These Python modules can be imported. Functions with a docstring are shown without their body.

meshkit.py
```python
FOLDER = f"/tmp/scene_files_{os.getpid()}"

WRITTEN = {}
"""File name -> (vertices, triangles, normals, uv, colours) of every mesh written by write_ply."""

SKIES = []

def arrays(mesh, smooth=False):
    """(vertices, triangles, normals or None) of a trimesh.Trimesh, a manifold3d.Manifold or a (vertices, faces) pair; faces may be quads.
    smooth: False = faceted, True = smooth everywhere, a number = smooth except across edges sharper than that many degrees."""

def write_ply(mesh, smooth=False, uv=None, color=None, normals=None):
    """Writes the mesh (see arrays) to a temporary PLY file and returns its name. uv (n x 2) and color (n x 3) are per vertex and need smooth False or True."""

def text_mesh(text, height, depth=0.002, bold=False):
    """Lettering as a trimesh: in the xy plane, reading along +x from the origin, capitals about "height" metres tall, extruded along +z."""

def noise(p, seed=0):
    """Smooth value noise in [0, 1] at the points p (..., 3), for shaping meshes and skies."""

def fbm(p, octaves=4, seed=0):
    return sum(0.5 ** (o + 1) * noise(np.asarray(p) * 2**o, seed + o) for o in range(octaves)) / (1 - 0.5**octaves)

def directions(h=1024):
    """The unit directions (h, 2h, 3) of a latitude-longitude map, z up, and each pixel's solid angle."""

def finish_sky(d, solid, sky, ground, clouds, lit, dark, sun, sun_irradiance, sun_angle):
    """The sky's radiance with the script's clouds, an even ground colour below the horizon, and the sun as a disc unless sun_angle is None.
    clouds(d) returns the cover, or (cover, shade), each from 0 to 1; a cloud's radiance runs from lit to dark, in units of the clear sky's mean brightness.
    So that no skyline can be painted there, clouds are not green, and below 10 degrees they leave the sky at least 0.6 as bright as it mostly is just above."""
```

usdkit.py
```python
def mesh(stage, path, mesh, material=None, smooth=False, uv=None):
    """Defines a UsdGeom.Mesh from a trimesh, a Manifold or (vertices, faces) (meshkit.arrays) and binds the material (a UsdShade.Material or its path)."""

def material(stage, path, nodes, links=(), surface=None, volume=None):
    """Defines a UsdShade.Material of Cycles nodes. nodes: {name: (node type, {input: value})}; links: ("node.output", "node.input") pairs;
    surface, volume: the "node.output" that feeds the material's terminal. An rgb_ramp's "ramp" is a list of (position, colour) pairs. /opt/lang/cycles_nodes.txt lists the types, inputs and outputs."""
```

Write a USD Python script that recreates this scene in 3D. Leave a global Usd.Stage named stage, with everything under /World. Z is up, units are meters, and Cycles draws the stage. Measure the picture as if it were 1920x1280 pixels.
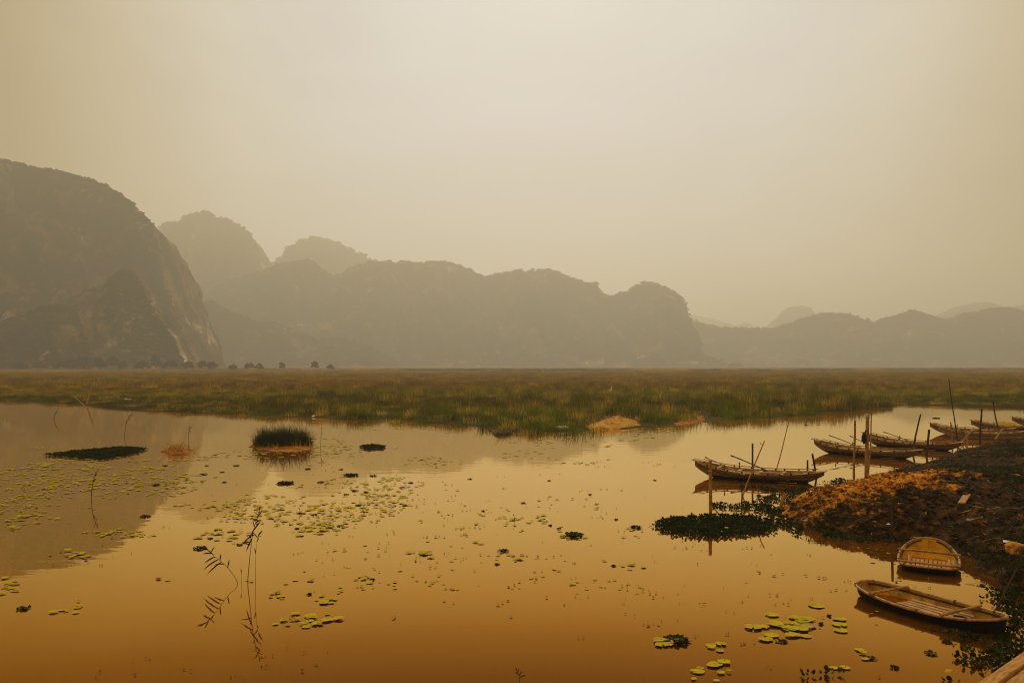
import math, random
import numpy as np, trimesh, usdkit
from meshkit import noise, fbm
from pxr import Usd, UsdGeom, UsdLux, UsdShade, Gf, Sdf, Vt
from shapely.geometry import Polygon, Point
import shapely

stage = Usd.Stage.CreateInMemory()
UsdGeom.SetStageUpAxis(stage, 'Z')
UsdGeom.SetStageMetersPerUnit(stage, 1.0)
world = UsdGeom.Xform.Define(stage, '/World')
UsdGeom.Scope.Define(stage, '/World/Looks')

# ------------------------------------------------------------------ camera, sky, sun, exposure
F, H0, HOR = 1493.0, 4.0, 684.0           # focal length in photo pixels, eye height, horizon row
cam = UsdGeom.Camera.Define(stage, '/World/camera')
cam.CreateHorizontalApertureAttr(36.0)
cam.CreateVerticalApertureAttr(36.0 * 682 / 1024)
cam.CreateFocalLengthAttr(28.0)
cam.CreateVerticalApertureOffsetAttr((HOR - 640) * 36.0 / 1920)
cam.CreateClippingRangeAttr(Gf.Vec2f(0.1, 20000))
cam.AddTranslateOp().Set(Gf.Vec3d(0, 0, H0))
cam.AddRotateXOp().Set(90.0)
cam.CreateExposureAttr(0.30)

SUN_EL, SUN_AZ = math.radians(38.0), math.radians(3.0)      # azimuth from +y towards +x
SUN = np.array([math.cos(SUN_EL) * math.sin(SUN_AZ), math.cos(SUN_EL) * math.cos(SUN_AZ), math.sin(SUN_EL)])
sun = UsdLux.DistantLight.Define(stage, '/World/sun')
sun.CreateIntensityAttr(0.38); sun.CreateNormalizeAttr(True); sun.CreateAngleAttr(14.0)
sun.CreateColorAttr(Gf.Vec3f(1.0, 0.86, 0.62))
sun.AddRotateZOp().Set(-math.degrees(SUN_AZ))
sun.AddRotateXOp().Set(90 - math.degrees(SUN_EL) + 180 if False else -(90 - math.degrees(SUN_EL)))

SKY_STRENGTH = 0.1
S = 1 / SKY_STRENGTH
def sc(c, k=1.0): return tuple(x * S * k for x in c)
GLOW = SUN * [1, 1, .4]; GLOW = GLOW / np.linalg.norm(GLOW)
SKY_RAMP = [(0.0, sc((.20, .15, .085))), (0.5, sc((.34, .265, .15))), (0.75, sc((.36, .27, .145))), (0.86, sc((.235, .165, .065))), (0.905, sc((.265, .192, .085))),
            (0.93, sc((.37, .305, .20))), (0.955, sc((.385, .375, .33))), (0.975, sc((.325, .35, .375))), (1.0, sc((.265, .31, .39)))]
# overcast: a thick veil of haze over the clear sky, palest round the hidden sun, browner away from it, lifted above the frame as added fill for the haze
sky_mat = usdkit.material(stage, '/World/Looks/sky', {
    'tc': ('texture_coordinate', {}),
    'flat': ('mapping', {'scale': (1.0, 1.0, 0.4)}), 'nrm': ('vector_math', {'math_type': 'normalize'}),
    'dot': ('vector_math', {'math_type': 'dot_product', 'vector2': tuple(GLOW)}),
    'ramp': ('rgb_ramp', {'ramp': SKY_RAMP}),
    'map': ('map_range', {'from_min': -1.0, 'from_max': 1.0, 'to_min': 0.0, 'to_max': 1.0}),
    'sc': ('mapping', {'scale': (1.0, 1.0, 2.6)}),
    'n': ('noise_texture', {'scale': 2.2, 'detail': 5, 'roughness': 0.55, 'distortion': 0.6}),
    'nr': ('map_range', {'from_min': 0.3, 'from_max': 0.7, 'to_min': 0.87, 'to_max': 1.09, 'clamp': True}),
    'sep': ('separate_xyz', {}), 'zen': ('map_range', {'from_min': 0.42, 'from_max': 1.0, 'to_min': 1.0, 'to_max': 2.3, 'clamp': True}), 'm2': ('math', {'math_type': 'multiply'}),
    'mul': ('vector_math', {'math_type': 'scale'}),
    'sky': ('sky_texture', {'sky_type': 'single_scattering', 'sun_disc': False, 'sun_elevation': SUN_EL, 'sun_rotation': SUN_AZ, 'aerosol_density': 4.0, 'altitude': 0.0}),
    'mix': ('mix_color', {'fac': 0.94, 'use_clamp': False}),
    'bg': ('background_shader', {'strength': SKY_STRENGTH}),
}, [('tc.generated', 'flat.vector'), ('flat.vector', 'nrm.vector1'), ('nrm.vector', 'dot.vector1'), ('dot.value', 'map.value'), ('map.result', 'ramp.fac'), ('tc.generated', 'sc.vector'), ('sc.vector', 'n.vector'), ('n.fac', 'nr.value'),
    ('ramp.color', 'mul.vector1'), ('tc.generated', 'sep.vector'), ('sep.z', 'zen.value'), ('zen.result', 'm2.value1'), ('nr.result', 'm2.value2'), ('m2.value', 'mul.scale'), ('sky.color', 'mix.a'), ('mul.vector', 'mix.b'), ('mix.result', 'bg.color')], surface='bg.background')
dome = UsdLux.DomeLight.Define(stage, '/World/sky')
dome.GetPrim().SetCustomDataByKey('kind', 'structure')
UsdShade.MaterialBindingAPI.Apply(dome.GetPrim()).Bind(sky_mat)

# ------------------------------------------------------------------ helpers
rng = np.random.default_rng(11)
used = {}
def numbered(path):
    n = used.get(path, 0); used[path] = n + 1
    return path if n == 0 else '%s_%03d' % (path, n)
def tag(p, label=None, cat=None, group=None, kind=None):
    p = p.GetPrim() if hasattr(p, 'GetPrim') else p
    for k, v in (('label', label), ('category', cat), ('group', group), ('kind', kind)):
        if v: p.SetCustomDataByKey(k, v)
    return p
def obj(name, mesh, mat, parent=None, smooth=False):
    base = str(parent.GetPath()) if parent is not None else '/World'
    return usdkit.mesh(stage, numbered(base + '/' + name), mesh, mat, smooth).GetPrim()
def thing(name, label, cat, loc=(0, 0, 0), rz=0.0, group=None, scale=None):
    x = UsdGeom.Xform.Define(stage, numbered('/World/' + name))
    x.AddTranslateOp().Set(Gf.Vec3d(*map(float, loc)))
    x.AddRotateZOp().Set(float(rz))
    if scale: x.AddScaleOp().Set(Gf.Vec3f(*scale))
    return tag(x, label, cat, group)
def gnd(px, py, z=0.0):
    "where the sight line through a photo pixel meets height z"
    Y = (H0 - z) * F / (py - HOR)
    return np.array([(px - 960) / F * Y, Y, z])
def at(px, py, Y):
    return np.array([(px - 960) / F * Y, Y, H0 - (py - HOR) * Y / F])
def join(parts):
    vs, fs, n = [], [], 0
    for v, f in parts:
        v = np.asarray(v, float); f = np.asarray(f, int)
        if f.shape[1] == 4: f = np.vstack([f[:, [0, 1, 2]], f[:, [0, 2, 3]]])
        vs.append(v); fs.append(f + n); n += len(v)
    return np.vstack(vs), np.vstack(fs)
def tube(pts, radii, sides=8, cap=True, jitter=0.0, seed=0):
    p = np.asarray(pts, float); n = len(p)
    r = np.broadcast_to(radii, (n,)).astype(float)
    t = np.gradient(p, axis=0); t /= np.linalg.norm(t, axis=1, keepdims=True) + 1e-12
    ref = np.array([0, 0, 1.0]) if abs(t[:, 2]).mean() < 0.8 else np.array([1.0, 0, 0])
    a = np.cross(t, ref); a /= np.linalg.norm(a, axis=1, keepdims=True) + 1e-12
    b = np.cross(t, a)
    ang = np.arange(sides) * 2 * np.pi / sides
    v = p[:, None] + r[:, None, None] * (np.cos(ang)[None, :, None] * a[:, None] + np.sin(ang)[None, :, None] * b[:, None])
    v = v.reshape(-1, 3)
    i, j = np.meshgrid(np.arange(n - 1), np.arange(sides), indexing='ij')
    q = np.stack([i * sides + j, i * sides + (j + 1) % sides, (i + 1) * sides + (j + 1) % sides, (i + 1) * sides + j], -1).reshape(-1, 4)[:, ::-1]
    f = np.vstack([q[:, [0, 1, 2]], q[:, [0, 2, 3]]])
    if cap:
        v = np.vstack([v, p[0], p[-1]]); c0, c1 = len(v) - 2, len(v) - 1
        k = np.arange(sides)
        f = np.vstack([f, np.stack([np.full(sides, c0), k, (k + 1) % sides], 1)[:, ::-1] if False else np.stack([np.full(sides, c0), k, (k + 1) % sides], 1),
                       np.stack([np.full(sides, c1), (n - 1) * sides + (k + 1) % sides, (n - 1) * sides + k], 1)])
    return v, f
def bamboo(a, b, r, bend=0.0, seed=0, node=0.42, taper=0.75, sides=8, n=None):
    "a cane from a to b: slightly crooked, swollen at its nodes"
    a, b = np.asarray(a, float), np.asarray(b, float)
    L = np.linalg.norm(b - a); R = np.random.default_rng(seed)
    ks = np.arange(node * (0.3 + 0.4 * R.random()), L - 0.05, node)
    s = [0.0]
    for k in ks: s += [k - 0.03, k, k + 0.03]
    s = np.array(sorted(set([x for x in s if 0 <= x < L] + [L])))
    rad = r * (1 - (1 - taper) * s / L)
    for k in ks: rad[np.argmin(abs(s - k))] *= 1.28
    u = s / L
    side = np.cross(b - a, [0.3, 0.2, 1]); side /= np.linalg.norm(side)
    up = np.cross(side, b - a); up /= np.linalg.norm(up)
    w = bend * L * np.sin(np.pi * u) + 0.006 * L * np.sin(7 * u + R.random() * 6)
    p = a + (b - a) * u[:, None] + side * w[:, None] + up * (0.005 * L * np.sin(5 * u + R.random() * 6))[:, None]
    return tube(p, rad, sides)
def boxm(c, size, yaw=0.0, pitch=0.0, bevel=0.0, roll=0.0):
    sx, sy, sz = np.array(size) / 2
    bv = min(bevel, sx * .6, sy * .6, sz * .6)
    if bv > 0:
        pts = np.array([[x * (sx - (bv if k != 0 else 0)), y * (sy - (bv if k != 1 else 0)), z * (sz - (bv if k != 2 else 0))] for x in (-1, 1) for y in (-1, 1) for z in (-1, 1) for k in range(3)])
        h = trimesh.convex.convex_hull(pts); v, f = np.array(h.vertices), np.array(h.faces)
    else:
        m = trimesh.creation.box((2 * sx, 2 * sy, 2 * sz)); v, f = np.array(m.vertices), np.array(m.faces)
    cy, sy_ = math.cos(yaw), math.sin(yaw); cp, sp = math.cos(pitch), math.sin(pitch); cr, sr = math.cos(roll), math.sin(roll)
    Rz = np.array([[cy, -sy_, 0], [sy_, cy, 0], [0, 0, 1]]); Ry = np.array([[cp, 0, sp], [0, 1, 0], [-sp, 0, cp]]); Rx = np.array([[1, 0, 0], [0, cr, -sr], [0, sr, cr]])
    return v @ (Rz @ Ry @ Rx).T + np.asarray(c, float), f
def grid_faces(ni, nj, wrap=False):
    i, j = np.meshgrid(np.arange(ni - 1), np.arange(nj if wrap else nj - 1), indexing='ij')
    q = np.stack([i * nj + j, i * nj + (j + 1) % nj, (i + 1) * nj + (j + 1) % nj, (i + 1) * nj + j], -1).reshape(-1, 4)
    return np.vstack([q[:, [0, 1, 2]], q[:, [0, 2, 3]]])
def instancer(name, protos, pos, yaw, scale, idx, label, cat, kind='stuff', parent=None, tilt=None):
    base = str(parent.GetPath()) if parent is not None else '/World'
    pi = UsdGeom.PointInstancer.Define(stage, numbered(base + '/' + name))
    rel = pi.CreatePrototypesRel()
    for k, (m, mat) in enumerate(protos):
        pr = usdkit.mesh(stage, '%s/prototypes/%s' % (pi.GetPath(), 'tuft' if k == 0 else 'tuft_%03d' % k), m, mat, False)
        rel.AddTarget(pr.GetPath())
    pi.CreatePositionsAttr(Vt.Vec3fArray.FromNumpy(np.asarray(pos, np.float32)))
    pi.CreateProtoIndicesAttr(Vt.IntArray.FromNumpy(np.asarray(idx, np.int32)))
    sc3 = np.asarray(scale, np.float32)
    if sc3.ndim == 1: sc3 = np.repeat(sc3[:, None], 3, 1)
    pi.CreateScalesAttr(Vt.Vec3fArray.FromNumpy(sc3))
    h = np.asarray(yaw) / 2
    pi.CreateOrientationsAttr(Vt.QuathArray([Gf.Quath(float(math.cos(x)), 0, 0, float(math.sin(x))) for x in h]))
    return tag(pi, label, cat, None, kind)

# ------------------------------------------------------------------ materials
def mat(name, stops, scale=3.0, rough=0.8, detail=4, stretch=(1, 1, 1), coords='geo', bump=0.0, bump_scale=None, spec=0.06, translucent=0.0, distortion=0.0, rand=0.0):
    "principled surface whose colour runs over a noise ramp"
    nodes = {'g': ('geometry', {}), 'tc': ('texture_coordinate', {}), 'mp': ('mapping', {'scale': stretch}),
             'n': ('noise_texture', {'scale': scale, 'detail': detail, 'roughness': 0.6, 'distortion': distortion}),
             'r': ('rgb_ramp', {'ramp': stops}), 'p': ('principled_bsdf', {'roughness': rough, 'specular_ior_level': spec})}
    links = [('g.position' if coords == 'geo' else 'tc.object', 'mp.vector'), ('mp.vector', 'n.vector'), ('n.fac', 'r.fac')]
    col = 'r.color'
    if rand:
        nodes['oi'] = ('object_info', {}); nodes['isl'] = ('geometry', {})
        nodes['mr'] = ('map_range', {'from_min': 0.0, 'from_max': 1.0, 'to_min': 1 - rand, 'to_max': 1 + rand})
        nodes['ml'] = ('vector_math', {'math_type': 'scale'})
        links += [('isl.random_per_island', 'mr.value'), ('r.color', 'ml.vector1'), ('mr.result', 'ml.scale')]
        col = 'ml.vector'
    links.append((col, 'p.base_color'))
    if bump:
        nodes['n2'] = ('noise_texture', {'scale': bump_scale or scale * 4, 'detail': 5, 'roughness': 0.65})
        nodes['b'] = ('bump', {'strength': 1.0, 'distance': bump})
        links += [('mp.vector', 'n2.vector'), ('n2.fac', 'b.height'), ('b.normal', 'p.normal')]
    surf = 'p.BSDF'
    if translucent:
        nodes['t'] = ('translucent_bsdf', {}); nodes['mx'] = ('mix_closure', {'fac': translucent})
        links += [(col, 't.color'), ('p.BSDF', 'mx.closure1'), ('t.BSDF', 'mx.closure2')]
        surf = 'mx.closure'
    return usdkit.material(stage, '/World/Looks/' + name, nodes, links, surface=surf)

# marsh: plant zones run parallel to the shore (green fringe, rust sedge, green, ochre, straw), broken up by noise
def zoned(name, stops, translucent=0.0, rough=0.7, rand=0.3):
    nodes = {'g': ('geometry', {}), 'sx': ('separate_xyz', {}), 'ln': ('math', {'math_type': 'logarithm', 'value2': 2.718282}),
             'mr': ('map_range', {'from_min': 3.80, 'from_max': 6.68, 'to_min': 0.0, 'to_max': 1.0}),
             'mp': ('mapping', {'scale': (0.30, 1.0, 0.0)}), 'n': ('noise_texture', {'scale': 0.035, 'detail': 7, 'roughness': 0.6}),
             'nr': ('map_range', {'from_min': 0.3, 'from_max': 0.7, 'to_min': -0.075, 'to_max': 0.075}), 'ad': ('math', {'math_type': 'add'}),
             'r': ('rgb_ramp', {'ramp': stops}), 'oi': ('object_info', {}), 'rm': ('map_range', {'to_min': 1 - rand, 'to_max': 1 + rand}), 'om': ('map_range', {'to_min': 1 - 1.3 * rand, 'to_max': 1 + 1.3 * rand}), 'mm': ('math', {'math_type': 'multiply'}),
             'gt': ('math', {'math_type': 'greater_than', 'value2': .84}), 'gf': ('math', {'math_type': 'multiply', 'value2': .75 * (rand > .3)}), 'dm': ('mix_color', {'b': (.62, .36, .05)}), 'mp2': ('mapping', {'scale': (.5, 1.0, 0.0)}), 'n2': ('noise_texture', {'scale': .35, 'detail': 4}), 'n2r': ('map_range', {'from_min': .35, 'from_max': .65, 'to_min': 1 - 1.3 * rand, 'to_max': 1 + 1.3 * rand, 'clamp': True}), 'm3': ('math', {'math_type': 'multiply'}), 'ml': ('vector_math', {'math_type': 'scale'}),
             'p': ('principled_bsdf', {'roughness': .9, 'specular_ior_level': 0.03})}
    links = [('g.position', 'sx.vector'), ('sx.y', 'ln.value1'), ('ln.value', 'mr.value'), ('g.position', 'mp.vector'), ('mp.vector', 'n.vector'), ('n.fac', 'nr.value'), ('mr.result', 'ad.value1'), ('nr.result', 'ad.value2'),
             ('ad.value', 'r.fac'), ('g.random_per_island', 'rm.value'), ('oi.random', 'gt.value1'), ('gt.value', 'gf.value1'), ('gf.value', 'dm.fac'), ('r.color', 'dm.a'), ('dm.result', 'ml.vector1'), ('oi.random', 'om.value'), ('rm.result', 'mm.value1'), ('om.result', 'mm.value2'), ('g.position', 'mp2.vector'), ('mp2.vector', 'n2.vector'), ('n2.fac', 'n2r.value'), ('mm.value', 'm3.value1'), ('n2r.result', 'm3.value2'), ('m3.value', 'ml.scale'), ('ml.vector', 'p.base_color')]
    surf = 'p.BSDF'
    if translucent:
        nodes['t'] = ('translucent_bsdf', {}); nodes['mx'] = ('mix_closure', {'fac': translucent})
        links += [('ml.vector', 't.color'), ('p.BSDF', 'mx.closure1'), ('t.BSDF', 'mx.closure2')]; surf = 'mx.closure'
    return usdkit.material(stage, '/World/Looks/' + name, nodes, links, surface=surf)
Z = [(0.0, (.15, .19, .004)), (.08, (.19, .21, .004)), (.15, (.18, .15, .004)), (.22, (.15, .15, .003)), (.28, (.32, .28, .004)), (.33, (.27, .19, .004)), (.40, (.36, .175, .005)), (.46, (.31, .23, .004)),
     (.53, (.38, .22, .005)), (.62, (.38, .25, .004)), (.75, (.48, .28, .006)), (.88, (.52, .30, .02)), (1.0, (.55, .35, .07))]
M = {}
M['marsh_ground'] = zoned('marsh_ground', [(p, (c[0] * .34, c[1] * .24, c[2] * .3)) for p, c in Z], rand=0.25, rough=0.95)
M['grass'] = zoned('marsh_grass', Z, 0.35, 0.6, 0.35)
M['reed_bed'] = mat('reed_bed', [(0.35, (.02, .024, .004)), (0.65, (.045, .045, .006))], scale=.03, rough=0.8, rand=.3)
M['grass_green'] = mat('green_grass', [(0.3, (.06, .085, .004)), (0.7, (.15, .17, .010))], scale=0.8, rough=0.55, translucent=0.3, rand=0.35)
M['grass_dark'] = mat('dark_grass', [(0.3, (.020, .034, .004)), (0.7, (.055, .075, .010))], scale=1.5, rough=0.9, translucent=0.15, rand=0.3)
M['straw'] = mat('dry_straw', [(0.3, (.30, .11, .003)), (0.5, (.62, .30, .008)), (0.7, (.75, .46, .03))], scale=2.0, rough=0.85, bump=0.02, rand=0.3)
M['rust_mud'] = mat('rust_mud', [(0.3, (.08, .028, .003)), (0.5, (.30, .11, .008)), (0.72, (.48, .20, .02))], scale=1.6, rough=0.9, detail=7, bump=0.03)
M['hill'] = usdkit.material(stage, '/World/Looks/limestone_hill', {
    'g': ('geometry', {}), 'mp': ('mapping', {'scale': (1, 1, 0.30)}), 'n': ('noise_texture', {'scale': 0.020, 'detail': 9, 'roughness': 0.66, 'distortion': 0.8}),
    'veg': ('noise_texture', {'scale': 0.032, 'detail': 9, 'roughness': 0.72}),
    'vr': ('rgb_ramp', {'ramp': [(0.34, (.006, .007, .003)), (0.45, (.030, .028, .008)), (0.52, (.13, .07, .022)), (0.59, (.30, .15, .055)), (0.68, (.05, .045, .014))]}),
    'rr': ('rgb_ramp', {'ramp': [(0.35, (.10, .06, .03)), (0.5, (.40, .28, .15)), (0.65, (.75, .60, .36))]}),
    'mask': ('map_range', {'from_min': 0.585, 'from_max': 0.62, 'to_min': 0, 'to_max': 1, 'clamp': True}),
    'mx': ('mix_color', {}), 'b': ('bump', {'strength': 1.0, 'distance': 9.0}), 'p': ('principled_bsdf', {'roughness': 0.95, 'specular_ior_level': 0.03})},
    [('g.position', 'mp.vector'), ('mp.vector', 'n.vector'), ('g.position', 'veg.vector'), ('veg.fac', 'vr.fac'), ('veg.fac', 'rr.fac'), ('n.fac', 'mask.value'), ('mask.result', 'mx.fac'),
     ('vr.color', 'mx.a'), ('rr.color', 'mx.b'), ('mx.result', 'p.base_color'), ('veg.fac', 'b.height'), ('b.normal', 'p.normal')], surface='p.BSDF')
M['hill_tree'] = mat('hillside_foliage', [(0.36, (.008, .010, .004)), (0.47, (.04, .04, .010)), (0.56, (.15, .085, .025)), (0.66, (.06, .05, .012))], scale=0.03, detail=6, rough=0.9, spec=0.03, rand=0.5)
M['tree'] = mat('plain_foliage', [(0.3, (.015, .018, .006)), (0.7, (.04, .038, .012))], scale=0.6, rough=0.9, spec=0.1, rand=0.4)
M['bark'] = mat('bark', [(0.3, (.04, .028, .016)), (0.7, (.08, .055, .03))], scale=4, rough=0.9)
# dark peaty water: almost no light comes back out of it, the mirrored sky has its warm tone and steep-angle fade painted into the gloss colour
M['water'] = usdkit.material(stage, '/World/Looks/water', {
    'g': ('geometry', {}), 'mp': ('mapping', {'scale': (0.5, 1.0, 1.0)}), 'n': ('noise_texture', {'scale': 0.09, 'detail': 4, 'roughness': 0.5, 'distortion': 0.4}),
    'r': ('rgb_ramp', {'ramp': [(0.3, (.022, .008, .001)), (0.5, (.030, .011, .001)), (0.7, (.040, .015, .002))]}),
    'rip': ('mapping', {'scale': (0.6, 1.6, 1.0)}), 'n2': ('noise_texture', {'scale': 1.1, 'detail': 3, 'roughness': 0.5}), 'b': ('bump', {'strength': 1.0, 'distance': 0.0024}),
    'd': ('diffuse_bsdf', {}), 'lw': ('layer_weight', {'blend': 0.5}),
    'f': ('rgb_ramp', {'ramp': [(0.0, (.015, .006, .001)), (0.5, (.06, .024, .004)), (0.63, (.165, .062, .010)), (0.68, (.32, .14, .022)), (0.73, (.50, .275, .060)), (0.80, (.68, .47, .17)), (0.86, (.80, .62, .31)), (0.92, (.87, .73, .43)), (1.0, (.94, .86, .62))]}),
    'gl': ('glossy_bsdf', {'roughness': 0.02, 'distribution': 'ggx'}), 'mx': ('add_closure', {})},
    [('g.position', 'mp.vector'), ('mp.vector', 'n.vector'), ('n.fac', 'r.fac'), ('r.color', 'd.color'), ('g.position', 'rip.vector'), ('rip.vector', 'n2.vector'), ('n2.fac', 'b.height'),
     ('b.normal', 'gl.normal'), ('lw.facing', 'f.fac'), ('f.color', 'gl.color'), ('d.BSDF', 'mx.closure1'), ('gl.BSDF', 'mx.closure2')], surface='mx.closure')
M['haze'] = usdkit.material(stage, '/World/Looks/haze', {'v': ('principled_volume', {'color': (1.0, .94, .765), 'density': 0.00064, 'anisotropy': 0.55})}, [], volume='v.volume')

# ------------------------------------------------------------------ ground, water
shore_px = [(-400, 741), (-250, 742), (-100, 745), (0, 752), (80, 755), (160, 760), (240, 768), (330, 773), (450, 777), (560, 782), (650, 786), (750, 789), (850, 796), (905, 802), (960, 807), (1050, 809), (1110, 807), (1180, 803), (1250, 796),
            (1330, 791), (1400, 786), (1500, 779), (1580, 773), (1660, 765), (1690, 757), (1750, 760), (1850, 764), (1920, 766), (2100, 768), (2300, 768)]
sp = np.array([gnd(*p)[:2] for p in shore_px])
def shore(x):
    x = np.asarray(x, float)
    y = np.interp(x, sp[:, 0], sp[:, 1])
    return y + 1.6 * (noise(np.stack([x * .35, 0 * x, 0 * x], -1), 3) - .5) + 0.9 * (noise(np.stack([x * 1.3, 0 * x, 0 * x], -1), 4) - .5)
xs = np.unique(np.round(np.concatenate([np.linspace(-70, 70, 281), 70 * 1.16 ** np.arange(1, 29), -70 * 1.16 ** np.arange(1, 29)]), 3))
xs = xs[abs(xs) < 4300]
srow = np.concatenate([[-4.0, -2.0, -1.0, -.5, -.2, 0, .15, .4, .8, 1.4, 2.2, 3.2, 4.5, 6, 8], 8 * 1.17 ** np.arange(1, 42)])
ys = shore(xs)
rows = [np.full_like(xs, -180.0), np.full_like(xs, -40.0), np.full_like(xs, 5.0)]
prof = [np.full_like(xs, -.75)] * 3
for s in srow:
    rows.append(np.minimum(ys + s, 6300 + s * 0)); prof.append(np.full_like(xs, np.interp(s, [-4, -1, 0, .4, 3, 8], [-.75, -.25, .0, .06, .14, .2])))
V = np.stack([np.tile(xs, (len(rows), 1)), np.array(rows), np.array(prof)], -1)
V[..., 2] += np.where(V[..., 2] > 0.05, 0.12 * (fbm(V * [.15, .15, 0], 3, 5) - .5), 0)
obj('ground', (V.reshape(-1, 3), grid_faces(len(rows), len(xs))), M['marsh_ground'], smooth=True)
tag(stage.GetPrimAtPath('/World/ground'), 'flat muddy marsh ground stretching to the foot of the hills', 'ground', None, 'structure')
wx, wy = np.linspace(-900, 900, 37), np.concatenate([[-170, -60], np.linspace(0, 140, 15)])
W = np.stack(np.meshgrid(wx, wy, indexing='xy'), -1).reshape(-1, 2)
obj('water', (np.c_[W, np.zeros(len(W))], grid_faces(len(wy), len(wx))), M['water'], smooth=True)
tag(stage.GetPrimAtPath('/World/water'), 'still ochre brown lagoon water mirroring sky and hills', 'water', None, 'structure')

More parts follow.
